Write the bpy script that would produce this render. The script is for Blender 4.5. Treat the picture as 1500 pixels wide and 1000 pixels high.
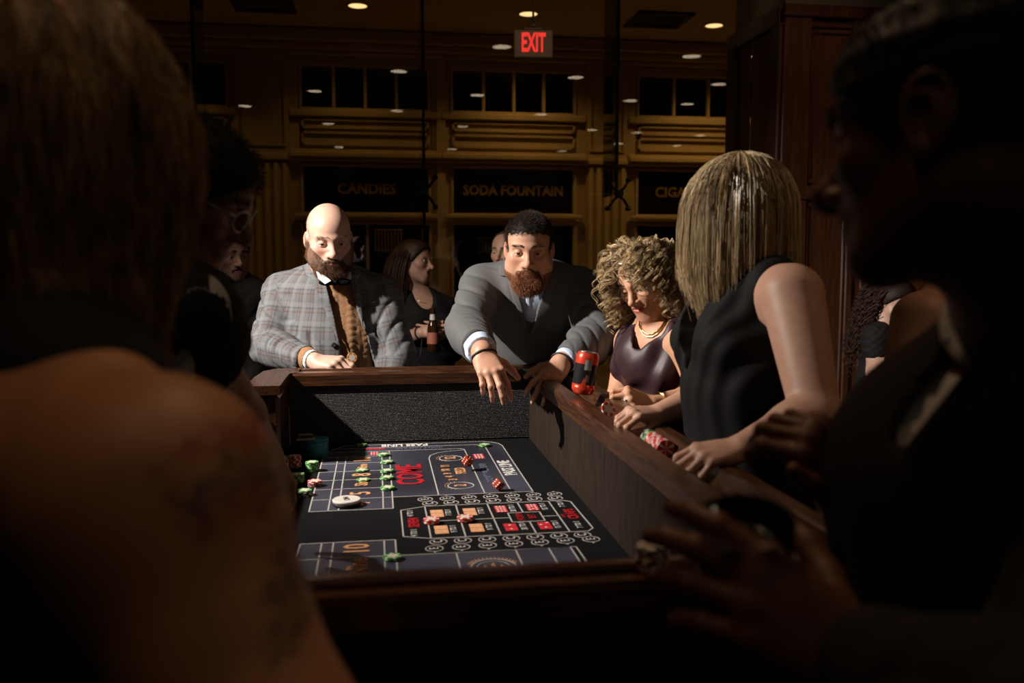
import bpy, math, random
import numpy as np
from mathutils import Vector, Matrix

for _o in list(bpy.data.objects):
    bpy.data.objects.remove(_o)
SC = bpy.context.scene
COL = SC.collection
random.seed(7)
RNG = np.random.default_rng(11)

# ------------------------------------------------------------------ camera
FPX, HC = 1300.0, 1.45          # focal length in pixels of the 1500 px frame, lens height
PSI, PITCH = math.radians(8.665), math.radians(5.405)
_h = np.array([math.sin(PSI), math.cos(PSI), 0.0])
CR = np.array([math.cos(PSI), -math.sin(PSI), 0.0])
CZ = np.array([0.0, 0.0, 1.0])
CW = _h * math.cos(PITCH) - CZ * math.sin(PITCH)
CU = _h * math.sin(PITCH) + CZ * math.cos(PITCH)
CO = np.array([0.0, 0.0, HC])

def ray(px, py):
    return CR * ((px - 750) / FPX) + CU * ((500 - py) / FPX) + CW
def atd(px, py, D):
    return CO + ray(px, py) * D
def atz(px, py, z):
    d = ray(px, py); return CO + d * ((z - HC) / d[2])
def atY(px, py, Y):
    d = ray(px, py); return CO + d * (Y / d[1])
def atX(px, py, X):
    d = ray(px, py); return CO + d * (X / d[0])

cam_d = bpy.data.cameras.new('camera')
cam_d.sensor_fit = 'HORIZONTAL'
cam_d.sensor_width = 36.0
cam_d.lens = FPX / 1500 * 36.0
cam_d.clip_start = 0.05
cam_d.dof.use_dof = True
cam_d.dof.focus_distance = 3.0
cam_d.dof.aperture_fstop = 3.0
cam = bpy.data.objects.new('camera', cam_d)
COL.objects.link(cam)
_m = Matrix(((CR[0], CU[0], -CW[0], CO[0]), (CR[1], CU[1], -CW[1], CO[1]), (CR[2], CU[2], -CW[2], CO[2]), (0, 0, 0, 1)))
cam.matrix_world = _m
SC.camera = cam

# ------------------------------------------------------------------ world, lights, exposure
SC.view_settings.view_transform = 'Standard'
SC.view_settings.look = 'None'
SC.view_settings.exposure = 0.0
SC.view_settings.gamma = 1.0
SC.view_settings.use_curve_mapping = False
W = bpy.data.worlds.new('World'); SC.world = W
W.use_nodes = True
W.node_tree.nodes['Background'].inputs[0].default_value = (0.012, 0.0085, 0.006, 1)
W.node_tree.nodes['Background'].inputs[1].default_value = 0.06

def spot(name, loc, target, energy, color, angle, blend=0.4, size=0.03):
    l = bpy.data.lights.new(name, 'SPOT')
    l.energy, l.color, l.spot_size, l.spot_blend, l.shadow_soft_size = energy, color, math.radians(angle), blend, size
    o = bpy.data.objects.new(name, l)
    o.location = loc
    o.rotation_euler = (Vector(target) - Vector(loc)).to_track_quat('-Z', 'Y').to_euler()
    COL.objects.link(o)
    return o

KEY = spot('flash_light', (-1.9, 2.50, 2.62), (0.32, 3.08, 1.30), 740, (1.0, 0.91, 0.82), 73, 0.88, 0.035)
# warm room light, plus spots added to brighten single people, exit sign and oak wall
for _l, _t, _e, _a in [((-0.45, 0.55, 3.55), (-0.24, 0.75, 1.4), 9.5, 46), ((-1.0, 1.1, 3.55), (-0.38, 1.5, 1.25), 20, 40), ((0.55, 0.35, 3.55), (-0.13, 0.80, 1.62), 13, 18), ((0.25, 1.9, 3.55), (0.46, 0.80, 1.20), 34, 38), ((2.3, 1.1, 3.55), (1.35, 1.70, 1.3), 26, 46),
                       ((1.7, 3.0, 3.55), (2.15, 3.9, 1.3), 34, 70), ((-0.5, 4.0, 3.55), (0.15, 4.85, 1.35), 30, 60), ((-1.6, 3.2, 3.55), (-0.9, 4.2, 1.5), 7, 50), ((0.9, 4.3, 3.4), (1.07, 5.9, 2.86), 12, 24), ((2.5, 4.4, 3.55), (2.95, 5.7, 1.9), 13, 90), ((3.10, 5.2, 3.55), (3.11, 5.7, 2.9), 2.5, 22), ((2.0, 5.2, 3.5), (2.75, 6.2, 3.4), 3, 40)]:
    spot('warm_fill_spot', _l, _t, _e, (1.0, 0.60, 0.32), _a, 0.8, 0.07)
for _x, _y, _e in [(3.5, 8.6, 40), (1.55, 8.75, 22), (-0.2, 8.7, 8), (-2.3, 8.6, 16), (5.2, 8.6, 20)]:
    spot('concourse_beam', (_x, _y, 3.7), (_x, _y + 0.35, 0.0), _e, (1.0, 0.55, 0.16), 120, 0.9, 0.06)

# ------------------------------------------------------------------ materials
def _pr(m):
    return m.node_tree.nodes['Principled BSDF']
def mat(name, color, rough=0.6, metal=0.0, spec=0.5, emit=None, estr=0.0, **kw):
    m = bpy.data.materials.new(name); m.use_nodes = True
    p = _pr(m)
    p.inputs['Base Color'].default_value = (*color, 1)
    p.inputs['Roughness'].default_value = rough
    p.inputs['Metallic'].default_value = metal
    p.inputs['Specular IOR Level'].default_value = spec
    if emit:
        p.inputs['Emission Color'].default_value = (*emit, 1)
        p.inputs['Emission Strength'].default_value = estr
    for k, v in kw.items():
        p.inputs[k.replace('_', ' ')].default_value = v
    return m
def N(m, t, **kw):
    n = m.node_tree.nodes.new(t)
    for k, v in kw.items():
        setattr(n, k, v)
    return n
def L(m, a, b):
    m.node_tree.links.new(a, b)
def ramp(m, fac, stops):
    r = N(m, 'ShaderNodeValToRGB')
    el = r.color_ramp.elements
    while len(el) < len(stops):
        el.new(0.5)
    for e, (p, c) in zip(el, stops):
        e.position = p; e.color = (*c, 1)
    L(m, fac, r.inputs[0]); return r.outputs[0]
def noise_mat(name, c1, c2, scale=8.0, rough=0.6, bump=0.0, stretch=(1, 1, 1), detail=4.0, spec=0.5, lo=0.35, hi=0.65, bdist=0.004, **kw):
    m = mat(name, c1, rough, spec=spec, **kw)
    tc = N(m, 'ShaderNodeTexCoord'); mp = N(m, 'ShaderNodeMapping')
    mp.inputs['Scale'].default_value = stretch
    L(m, tc.outputs['Object'], mp.inputs[0])
    nz = N(m, 'ShaderNodeTexNoise'); nz.inputs['Scale'].default_value = scale; nz.inputs['Detail'].default_value = detail
    L(m, mp.outputs[0], nz.inputs[0])
    L(m, ramp(m, nz.outputs[0], [(lo, c1), (hi, c2)]), _pr(m).inputs['Base Color'])
    if bump:
        b = N(m, 'ShaderNodeBump'); b.inputs['Strength'].default_value = bump; b.inputs['Distance'].default_value = bdist
        L(m, nz.outputs[0], b.inputs['Height']); L(m, b.outputs[0], _pr(m).inputs['Normal'])
    return m

# ------------------------------------------------------------------ object helpers
def tag(o, label=None, cat=None, group=None, kind=None):
    if label: o['label'] = label
    if cat: o['category'] = cat
    if group: o['group'] = group
    if kind: o['kind'] = kind
    return o
def thing(name, label, cat, loc=(0, 0, 0), rz=0.0, group=None):
    o = bpy.data.objects.new(name, None); COL.objects.link(o)
    o.empty_display_size = 0.05
    o.location = loc; o.rotation_euler = (0, 0, rz)
    return tag(o, label, cat, group)
def obj(name, me, m=None, parent=None, keep=True):
    o = bpy.data.objects.new(name, me); COL.objects.link(o)
    if m is not None:
        if not me.materials:
            me.materials.append(m)
    if parent is not None:
        o.parent = parent
        if keep:      # the mesh is in world coordinates
            o.matrix_parent_inverse = Matrix.LocRotScale(parent.location, parent.rotation_euler, parent.scale).inverted()
    return o
def copy_tree(o, parent=None):
    c = o.copy(); COL.objects.link(c)
    if parent is not None: c.parent = parent
    for ch in list(o.children): copy_tree(ch, c)
    return c

class MB:
    """collects boxes, lathes, tubes, prisms for one mesh"""
    def __init__(s): s.v, s.f, s.smooth = [], [], []
    def add(s, v, f, smooth=False):
        n = len(s.v); s.v += [tuple(map(float, p)) for p in v]
        s.f += [tuple(i + n for i in q) for q in f]; s.smooth += [smooth] * len(f); return s
    def box(s, lo, hi, bev=0.0):
        x0, y0, z0 = lo; x1, y1, z1 = hi
        if bev <= 0:
            v = [(x0, y0, z0), (x1, y0, z0), (x1, y1, z0), (x0, y1, z0), (x0, y0, z1), (x1, y0, z1), (x1, y1, z1), (x0, y1, z1)]
            f = [(0, 3, 2, 1), (4, 5, 6, 7), (0, 1, 5, 4), (1, 2, 6, 5), (2, 3, 7, 6), (3, 0, 4, 7)]
            return s.add(v, f)
        b = min(bev, (x1 - x0) / 2.01, (y1 - y0) / 2.01, (z1 - z0) / 2.01)
        v, f = [], []
        pts = {}
        for ix, X in ((0, x0), (1, x1)):
            for iy, Y in ((0, y0), (1, y1)):
                for iz, Z in ((0, z0), (1, z1)):
                    sx, sy, sz = (b if not ix else -b), (b if not iy else -b), (b if not iz else -b)
                    pts[ix, iy, iz] = len(v)
                    v += [(X, Y + sy, Z + sz), (X + sx, Y, Z + sz), (X + sx, Y + sy, Z)]
        P = lambda a, k: pts[a] + k
        for k, ax in ((0, 0), (1, 1), (2, 2)):
            for e in (0, 1):
                o1, o2 = [i for i in range(3) if i != ax]
                q = []
                for a, c in ((0, 0), (1, 0), (1, 1), (0, 1)):
                    t = [0, 0, 0]; t[ax] = e; t[o1] = a; t[o2] = c; q.append(P(tuple(t), k))
                flip = (e == 0) ^ (ax == 1)
                f.append(tuple(q[::-1]) if flip else tuple(q))
        for ax in range(3):
            o1, o2 = [i for i in range(3) if i != ax]
            for a in (0, 1):
                for c in (0, 1):
                    t0 = [0, 0, 0]; t0[o1] = a; t0[o2] = c; t1 = list(t0); t1[ax] = 1
                    f.append((P(tuple(t0), o1), P(tuple(t0), o2), P(tuple(t1), o2), P(tuple(t1), o1)))
        for key in pts: f.append((P(key, 0), P(key, 1), P(key, 2)))
        return s.add(v, f)
    def lathe(s, prof, c=(0, 0, 0), n=24, smooth=True, axis=2, cap=True):
        v, f = [], []
        for r, z in prof:
            for i in range(n):
                a = 2 * math.pi * i / n
                p = [r * math.cos(a), r * math.sin(a), z]
                if axis == 0: p = [p[2], p[0], p[1]]
                if axis == 1: p = [p[1], p[2], p[0]]
                v.append((p[0] + c[0], p[1] + c[1], p[2] + c[2]))
        for j in range(len(prof) - 1):
            for i in range(n):
                k = (i + 1) % n
                f.append((j * n + i, j * n + k, (j + 1) * n + k, (j + 1) * n + i))
        s.add(v, f, smooth)
        if cap:
            m = len(s.v) - len(v)
            if prof[0][0] > 1e-6: s.f.append(tuple(m + i for i in range(n))[::-1]); s.smooth.append(False)
            if prof[-1][0] > 1e-6: s.f.append(tuple(m + (len(prof) - 1) * n + i for i in range(n))); s.smooth.append(False)
        return s
    def tube(s, pts, r, n=8, smooth=True, closed=False):
        pts = np.array(pts, float); m = len(pts)
        rr = np.full(m, r) if np.isscalar(r) else np.array(r)
        if closed: T = np.roll(pts, -1, 0) - np.roll(pts, 1, 0)
        else: T = np.gradient(pts, axis=0)
        T /= np.linalg.norm(T, axis=1)[:, None] + 1e-12
        u = np.cross(T[0], [0, 0, 1.0])
        if np.linalg.norm(u) < 1e-3: u = np.cross(T[0], [1.0, 0, 0])
        v = []
        for i in range(m):
            u = u - T[i] * (u @ T[i]); u /= np.linalg.norm(u) + 1e-12
            w = np.cross(T[i], u)
            for k in range(n):
                a = 2 * math.pi * k / n
                v.append(pts[i] + rr[i] * (u * math.cos(a) + w * math.sin(a)))
        f = []
        for i in range(m if closed else m - 1):
            j = (i + 1) % m
            for k in range(n):
                q = (k + 1) % n
                f.append((i * n + k, i * n + q, j * n + q, j * n + k))
        if not closed:
            f.append(tuple(range(n))[::-1]); f.append(tuple((m - 1) * n + k for k in range(n)))
        return s.add(v, f, smooth)
    def prism(s, poly, z0, z1, tf=lambda x, y, z: (x, y, z)):
        n = len(poly)
        v = [tf(x, y, z0) for x, y in poly] + [tf(x, y, z1) for x, y in poly]
        f = [tuple(range(n))[::-1], tuple(range(n, 2 * n))] + [(i, (i + 1) % n, n + (i + 1) % n, n + i) for i in range(n)]
        return s.add(v, f)
    def mesh(s, name):
        me = bpy.data.meshes.new(name); me.from_pydata(s.v, [], s.f); me.update()
        me.polygons.foreach_set('use_smooth', s.smooth)
        return me
    def build(s, name, m=None, parent=None, keep=True):
        return obj(name, s.mesh(name), m, parent, keep)

def text_mesh(txt, name, size=0.1, depth=0.002, align='CENTER', sx=1.0, bold=0.0, res=2):
    c = bpy.data.curves.new(name, 'FONT'); c.body = txt; c.size = size; c.align_x = align; c.align_y = 'CENTER'
    c.extrude = depth; c.resolution_u = res; c.offset = bold
    o = bpy.data.objects.new(name, c); COL.objects.link(o)
    bpy.context.view_layer.update()
    me = bpy.data.meshes.new_from_object(o.evaluated_get(bpy.context.evaluated_depsgraph_get()))
    bpy.data.objects.remove(o); bpy.data.curves.remove(c)
    me.name = name
    if sx != 1.0: me.transform(Matrix.Diagonal((sx, 1, 1, 1)))
    return me

# ------------------------------------------------------------------ signed-distance modelling
V = lambda *a: np.array(a, dtype=np.float64)
def nrm(v):
    v = np.asarray(v, float); return v / (np.linalg.norm(v) + 1e-12)
def lerp(a, b, t): return a + (b - a) * t

def cone(a, b, ra, rb, k=0.01, sub=False):
    a, b = np.asarray(a, float), np.asarray(b, float)
    ba = b - a; L2 = float(ba @ ba) + 1e-12; R = max(ra, rb)
    def fn(X, Y, Z):
        px, py, pz = X - a[0], Y - a[1], Z - a[2]
        t = np.clip((px * ba[0] + py * ba[1] + pz * ba[2]) / L2, 0, 1)
        return np.sqrt((px - t * ba[0]) ** 2 + (py - t * ba[1]) ** 2 + (pz - t * ba[2]) ** 2) - (ra + (rb - ra) * t)
    return dict(fn=fn, lo=np.minimum(a, b) - R, hi=np.maximum(a, b) + R, k=k, sub=sub, bone=(a, b))
def ball(c, r, k=0.01, sub=False):
    c = np.asarray(c, float)
    def fn(X, Y, Z): return np.sqrt((X - c[0]) ** 2 + (Y - c[1]) ** 2 + (Z - c[2]) ** 2) - r
    return dict(fn=fn, lo=c - r, hi=c + r, k=k, sub=sub)
def ell(c, r, M=None, k=0.01, sub=False):
    c = np.asarray(c, float); r = np.asarray(r, float)
    M = np.eye(3) if M is None else np.asarray(M)       # columns: local axes in world
    ext = np.sqrt(((M * r) ** 2).sum(1))
    def fn(X, Y, Z):
        px, py, pz = X - c[0], Y - c[1], Z - c[2]
        q = [px * M[0, i] + py * M[1, i] + pz * M[2, i] for i in range(3)]
        k0 = np.sqrt(sum((q[i] / r[i]) ** 2 for i in range(3)))
        k1 = np.sqrt(sum((q[i] / r[i] ** 2) ** 2 for i in range(3))) + 1e-9
        return k0 * (k0 - 1) / k1
    return dict(fn=fn, lo=c - ext, hi=c + ext, k=k, sub=sub)
def econe(a, b, ra, rb, xd, k=0.02, sub=False):
    """tapered tube with elliptical section; ra, rb = (half width along xd, half depth)"""
    a, b = np.asarray(a, float), np.asarray(b, float)
    L_ = np.linalg.norm(b - a); w = (b - a) / L_
    u = np.asarray(xd, float); u = nrm(u - w * (u @ w)); v = np.cross(w, u)
    R = max(max(ra), max(rb))
    def fn(X, Y, Z):
        px, py, pz = X - a[0], Y - a[1], Z - a[2]
        pw = px * w[0] + py * w[1] + pz * w[2]
        t = np.clip(pw / L_, 0, 1)
        e = pw - t * L_
        pu = px * u[0] + py * u[1] + pz * u[2]; pv = px * v[0] + py * v[1] + pz * v[2]
        rx = ra[0] + (rb[0] - ra[0]) * t; ry = ra[1] + (rb[1] - ra[1]) * t; rm = np.minimum(rx, ry)
        k0 = np.sqrt((pu / rx) ** 2 + (pv / ry) ** 2 + (e / rm) ** 2)
        k1 = np.sqrt((pu / rx ** 2) ** 2 + (pv / ry ** 2) ** 2 + (e / rm ** 2) ** 2) + 1e-6
        return np.where(k0 < 0.05, -rm, k0 * (k0 - 1) / k1)
    return dict(fn=fn, lo=np.minimum(a, b) - R, hi=np.maximum(a, b) + R, k=k, sub=sub, bone=(a, b))
def fcone(a, b, ra, rb, k=0.002, sub=False):
    """tapered cylinder with flat ends"""
    a, b = np.asarray(a, float), np.asarray(b, float)
    L_ = np.linalg.norm(b - a); w = (b - a) / L_; R = max(ra, rb)
    def fn(X, Y, Z):
        px, py, pz = X - a[0], Y - a[1], Z - a[2]
        pw = px * w[0] + py * w[1] + pz * w[2]
        rad = np.sqrt(np.maximum(px * px + py * py + pz * pz - pw * pw, 0))
        return np.maximum(rad - (ra + (rb - ra) * np.clip(pw / L_, 0, 1)), np.abs(pw - L_ / 2) - L_ / 2)
    return dict(fn=fn, lo=np.minimum(a, b) - R, hi=np.maximum(a, b) + R, k=k, sub=sub, bone=(a, b))
def chain(pts, rs, k=0.01, sub=False):
    return [cone(pts[i], pts[i + 1], rs[i], rs[i + 1], k, sub) for i in range(len(pts) - 1)]
def poly2(poly, A, B):
    """signed distance to a 2-D polygon on arrays A, B"""
    p = np.asarray(poly, float); n = len(p)
    d = np.full(np.broadcast(A, B).shape, 1e9); s = np.ones(d.shape)
    for i in range(n):
        a, b = p[i], p[i - 1]; ex, ey = b - a
        wx, wy = A - a[0], B - a[1]
        t = np.clip((wx * ex + wy * ey) / (ex * ex + ey * ey + 1e-12), 0, 1)
        d = np.minimum(d, (wx - ex * t) ** 2 + (wy - ey * t) ** 2)
        c1, c2, c3 = B >= a[1], B < b[1], ex * wy > ey * wx
        s = np.where((c1 & c2 & c3) | (~c1 & ~c2 & ~c3), -s, s)
    return s * np.sqrt(d)
class Frame:
    """x right, y forward, z up of a body or head"""
    def __init__(s, o, x, y, z): s.o, s.x, s.y, s.z = map(lambda a: np.asarray(a, float), (o, x, y, z)); s.M = np.stack([s.x, s.y, s.z], 1)
    def P(s, x, y, z, sc=1.0): return s.o + (s.x * x + s.y * y + s.z * z) * sc
    def D(s, x, y, z): return s.x * x + s.y * y + s.z * z
    def loc(s, X, Y, Z):
        px, py, pz = X - s.o[0], Y - s.o[1], Z - s.o[2]
        return [px * a[0] + py * a[1] + pz * a[2] for a in (s.x, s.y, s.z)]
def cam_frame(o, yaw=0.0, pitch=0.0, roll=0.0):
    """frame at o facing the camera; +yaw turns the front to the viewer's right, +pitch looks down, +roll tilts the top to the viewer's right"""
    o = np.asarray(o, float)
    t = CO - o; t[2] = 0; t = nrm(t)
    r = np.cross(t, CZ) * -1.0        # viewer's right
    r = np.cross(CZ, t)
    if r @ CR < 0: r = -r
    y_, p_, l_ = map(math.radians, (yaw, pitch, roll))
    f = t * math.cos(y_) + r * math.sin(y_)
    f = f * math.cos(p_) - CZ * math.sin(p_)
    z = nrm(CZ - f * (CZ @ f)); x = np.cross(f, z)
    # roll about the front axis: top towards the viewer's right (person's left when facing us)
    c, s_ = math.cos(l_), math.sin(l_)
    sgn = -1.0 if x @ CR < 0 else 1.0
    z2 = z * c + x * (sgn * s_); x2 = np.cross(f, z2)
    return Frame(o, x2, f, z2)
def cutpoly(fr, poly, y0=-9.0, y1=9.0, lo=None, hi=None, k=0.003):
    """remove what lies inside a polygon of the frame's x-z plane, between depths y0 and y1"""
    def fn(X, Y, Z):
        x, y, z = fr.loc(X, Y, Z)
        return np.maximum(poly2(poly, x, z), np.maximum(y0 - y, y - y1))
    return dict(fn=fn, lo=lo, hi=hi, k=k, sub=True)
def plane_cut(o, n, lo=None, hi=None, k=0.002):
    """remove the side the normal points to"""
    o, n = np.asarray(o, float), nrm(n)
    def fn(X, Y, Z): return -((X - o[0]) * n[0] + (Y - o[1]) * n[1] + (Z - o[2]) * n[2])
    return dict(fn=fn, lo=lo, hi=hi, k=k, sub=True)

def flat(ops):
    out = []
    for o in ops:
        if isinstance(o, (list, tuple)): out += flat(o)
        elif o is not None: out.append(o)
    return out
def _apply(f, d, op):
    k = max(op['k'], 1e-6)
    if op['sub']:
        d = -d; h = np.maximum(k - np.abs(f - d), 0) / k
        return np.maximum(f, d) + h * h * k * 0.25
    h = np.maximum(k - np.abs(f - d), 0) / k
    return np.minimum(f, d) - h * h * k * 0.25
def field(ops, X, Y, Z):
    f = np.full(np.broadcast(X, Y, Z).shape, 1.0)
    for op in flat(ops): f = _apply(f, op['fn'](X, Y, Z), op)
    return f
def _axis(lo, hi, h, fines):
    out = [lo]
    while out[-1] < hi:
        s = h
        for a, b, hf in fines:
            if a - h <= out[-1] <= b: s = min(s, hf)
        out.append(out[-1] + s)
    return np.array(out)
def nets(f, ax):
    """naive surface nets on a rectilinear grid"""
    s = f < 0
    nx, ny, nz = f.shape
    c = s[:-1, :-1, :-1].astype(np.uint8)
    for i, j, k in ((1, 0, 0), (0, 1, 0), (1, 1, 0), (0, 0, 1), (1, 0, 1), (0, 1, 1), (1, 1, 1)):
        c = c + s[i:nx - 1 + i, j:ny - 1 + j, k:nz - 1 + k]
    act = (c > 0) & (c < 8)
    I = np.argwhere(act)
    if len(I) == 0: return np.zeros((0, 3)), np.zeros((0, 4), int)
    idx = np.full(act.shape, -1, np.int32); idx[act] = np.arange(len(I), dtype=np.int32)
    acc = np.zeros((len(I), 3)); cnt = np.zeros(len(I))
    corners = [(i, j, k) for i in (0, 1) for j in (0, 1) for k in (0, 1)]
    val = {cn: f[I[:, 0] + cn[0], I[:, 1] + cn[1], I[:, 2] + cn[2]] for cn in corners}
    for a in range(3):
        for cn in corners:
            if cn[a]: continue
            c2 = list(cn); c2[a] = 1; c2 = tuple(c2)
            v0, v1 = val[cn], val[c2]; m = (v0 < 0) != (v1 < 0)
            t = np.where(m, v0 / np.where(m, v0 - v1, 1), 0)
            p = np.tile(np.array(cn, float), (len(I), 1)); p[:, a] += t
            acc += p * m[:, None]; cnt += m
    g = acc / cnt[:, None]
    P = np.stack([ax[a][I[:, a]] + g[:, a] * (ax[a][I[:, a] + 1] - ax[a][I[:, a]]) for a in range(3)], 1)
    Q = []
    for a in range(3):
        b, d = (a + 1) % 3, (a + 2) % 3
        sl0 = [slice(None)] * 3; sl1 = [slice(None)] * 3
        sl0[a] = slice(0, -1); sl1[a] = slice(1, None)
        for q in (b, d): sl0[q] = slice(1, -1); sl1[q] = slice(1, -1)
        s0, s1 = s[tuple(sl0)], s[tuple(sl1)]
        E = np.argwhere(s0 != s1)
        if len(E) == 0: continue
        inside = s0[tuple(E.T)]
        E[:, b] += 1; E[:, d] += 1
        def cell(db, dd):
            e = E.copy(); e[:, b] -= db; e[:, d] -= dd
            return idx[e[:, 0], e[:, 1], e[:, 2]]
        q = np.stack([cell(1, 1), cell(0, 1), cell(0, 0), cell(1, 0)], 1)
        q[~inside] = q[~inside][:, ::-1]
        Q.append(q)
    Q = np.concatenate(Q)
    return P, Q[(Q >= 0).all(1)]
def sdf(ops, h, fines=(), lo=None, hi=None, smooth=1, post=None):
    """mesh data of a list of ops; fines = [(lo, hi, step)] boxes with a finer grid"""
    ops = flat(ops)
    adds = [o for o in ops if not o['sub']]
    if lo is None: lo = np.min([o['lo'] for o in adds], 0)
    if hi is None: hi = np.max([o['hi'] for o in adds], 0)
    lo = np.asarray(lo) - 2.5 * h; hi = np.asarray(hi) + 2.5 * h
    ax = [_axis(lo[a], hi[a], h, [(f[0][a], f[1][a], f[2]) for f in fines]) for a in range(3)]
    F = np.full([len(a) for a in ax], 1.0, np.float32)
    for op in ops:
        if op.get('lo') is None: sl = [slice(0, len(a)) for a in ax]
        else:
            mg = op['k'] + 2.5 * h
            sl = [slice(max(0, np.searchsorted(ax[a], op['lo'][a] - mg) - 1), np.searchsorted(ax[a], op['hi'][a] + mg) + 1) for a in range(3)]
        X, Y, Z = ax[0][sl[0]].astype(np.float32)[:, None, None], ax[1][sl[1]].astype(np.float32)[None, :, None], ax[2][sl[2]].astype(np.float32)[None, None, :]
        if X.size == 0 or Y.size == 0 or Z.size == 0: continue
        F[tuple(sl)] = _apply(F[tuple(sl)], op['fn'](X, Y, Z).astype(np.float32), op)
    if post: F = post(F, ax[0][:, None, None], ax[1][None, :, None], ax[2][None, None, :]).astype(np.float32)
    F[0], F[-1] = 1, 1; F[:, 0], F[:, -1] = 1, 1; F[:, :, 0], F[:, :, -1] = 1, 1
    P, Q = nets(F, ax)
    for _ in range(smooth): P = relax(P, Q, 0.5)
    return P, Q
def biggest(P, Q):
    """keep only the largest connected piece"""
    lab = np.arange(len(P))
    for _ in range(400):
        m = lab[Q].min(1); new = lab.copy(); np.minimum.at(new, Q.ravel(), np.repeat(m, 4))
        if (new == lab).all(): break
        lab = new
    if len(P) == 0: return P, Q
    k = np.bincount(lab[Q[:, 0]]).argmax(); keep = lab == k
    idx = np.cumsum(keep) - 1
    return P[keep], idx[Q[keep[Q[:, 0]]]]
def relax(P, Q, w):
    S = np.zeros_like(P); n = np.zeros(len(P))
    for i in range(4):
        a, b = Q[:, i], Q[:, (i + 1) % 4]
        for u, v in ((a, b), (b, a)):
            for c in range(3): S[:, c] += np.bincount(u, P[v, c], len(P))
            n += np.bincount(u, minlength=len(P))
    return P * (1 - w) + w * S / np.maximum(n, 1)[:, None]
def normals(P, Q):
    fn = np.cross(P[Q[:, 2]] - P[Q[:, 0]], P[Q[:, 3]] - P[Q[:, 1]])
    Nn = np.zeros_like(P)
    for i in range(4):
        for c in range(3): Nn[:, c] += np.bincount(Q[:, i], fn[:, c], len(P))
    return Nn / (np.linalg.norm(Nn, axis=1)[:, None] + 1e-12)
def qmesh(name, P, Q, col=None, fab=None):
    me = bpy.data.meshes.new(name)
    P = np.asarray(P); Q = np.asarray(Q); w = Q.shape[1]
    me.vertices.add(len(P)); me.vertices.foreach_set('co', P.astype(np.float32).ravel())
    me.loops.add(len(Q) * w); me.loops.foreach_set('vertex_index', Q.astype(np.int32).ravel())
    me.polygons.add(len(Q))
    me.polygons.foreach_set('loop_start', np.arange(0, len(Q) * w, w, dtype=np.int32))
    me.polygons.foreach_set('use_smooth', np.ones(len(Q), bool))
    me.update(calc_edges=True)
    if col is not None:
        a = me.color_attributes.new('tint', 'FLOAT_COLOR', 'POINT')
        a.data.foreach_set('color', np.concatenate([col, np.ones((len(P), 1))], 1).astype(np.float32).ravel())
    if fab is not None:
        a = me.attributes.new('weave', 'FLOAT_VECTOR', 'POINT')
        a.data.foreach_set('vector', fab.astype(np.float32).ravel())
    return me
def shell(name, surf, fr, poly, off, th, m, parent, h=0.004, y0=0.0, box=None, col=None, smooth=1, back=False):
    """a thin sheet that follows the surface of ops `surf` at distance off, inside a polygon of the frame's x-z plane"""
    p = np.asarray(poly, float)
    ymin, ymax = box if box else (y0, y0 + 0.4)
    cs = np.array([fr.P(x, y, z) for x in (p[:, 0].min(), p[:, 0].max()) for z in (p[:, 1].min(), p[:, 1].max()) for y in (ymin, ymax)])
    def fn(X, Y, Z):
        x, y, z = fr.loc(X, Y, Z)
        S = field(surf, X, Y, Z)
        d = np.maximum(np.abs(S - off) - th, poly2(poly, x, z))
        return np.maximum(d, (y - y0) if back else (y0 - y))
    P, Q = biggest(*sdf([dict(fn=fn, lo=cs.min(0), hi=cs.max(0), k=1e-6, sub=False)], h, smooth=smooth))
    fab = np.stack(fr.loc(P[:, 0], P[:, 1], P[:, 2]), 1)[:, [0, 2, 1]]
    return obj(name, qmesh(name, P, Q, fab=fab), m, parent)
# ================================================================== the setting
def struct(name, mb, m, parent=None):
    o = mb.build(name, m, parent)
    if parent is None: o['kind'] = 'structure'
    return o
M_paint = noise_mat('cream_paint', (0.50, 0.37, 0.20), (0.56, 0.42, 0.24), 3, 0.55)
M_ceil = noise_mat('ceiling_paint', (0.50, 0.40, 0.28), (0.55, 0.45, 0.32), 2, 0.8)
M_floor = noise_mat('stone_floor', (0.42, 0.32, 0.22), (0.52, 0.40, 0.28), 5, 0.4)
M_carpet = noise_mat('carpet', (0.03, 0.018, 0.014), (0.05, 0.03, 0.02), 60, 0.95, 0.3)
M_black = mat('black_paint', (0.006, 0.0055, 0.005), 0.5)
M_dark = mat('dark_room', (0.012, 0.009, 0.007), 0.9)
M_wood = noise_mat('dark_oak', (0.060, 0.019, 0.008), (0.115, 0.040, 0.016), 9, 0.42, 0.15, (6, 6, 0.5), 6)
M_grey = mat('grey_plaster', (0.22, 0.22, 0.20), 0.9)
M_metal = mat('dark_steel', (0.12, 0.12, 0.12), 0.3, 1.0)
M_white = mat('white_enamel', (0.7, 0.69, 0.66), 0.5)
M_gold = mat('gilt', (0.42, 0.27, 0.08), 0.4, 0.4)
M_warm = mat('lamp_warm', (1, 0.8, 0.5), 0.5, emit=(1.0, 0.62, 0.26), estr=1.7)
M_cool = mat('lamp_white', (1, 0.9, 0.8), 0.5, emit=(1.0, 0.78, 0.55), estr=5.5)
M_signglass = mat('black_sign_glass', (0.010, 0.006, 0.004), 0.12, spec=0.5)
M_pane_dark = mat('dark_pane', (0.012, 0.009, 0.008), 0.08, spec=0.5)

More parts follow.
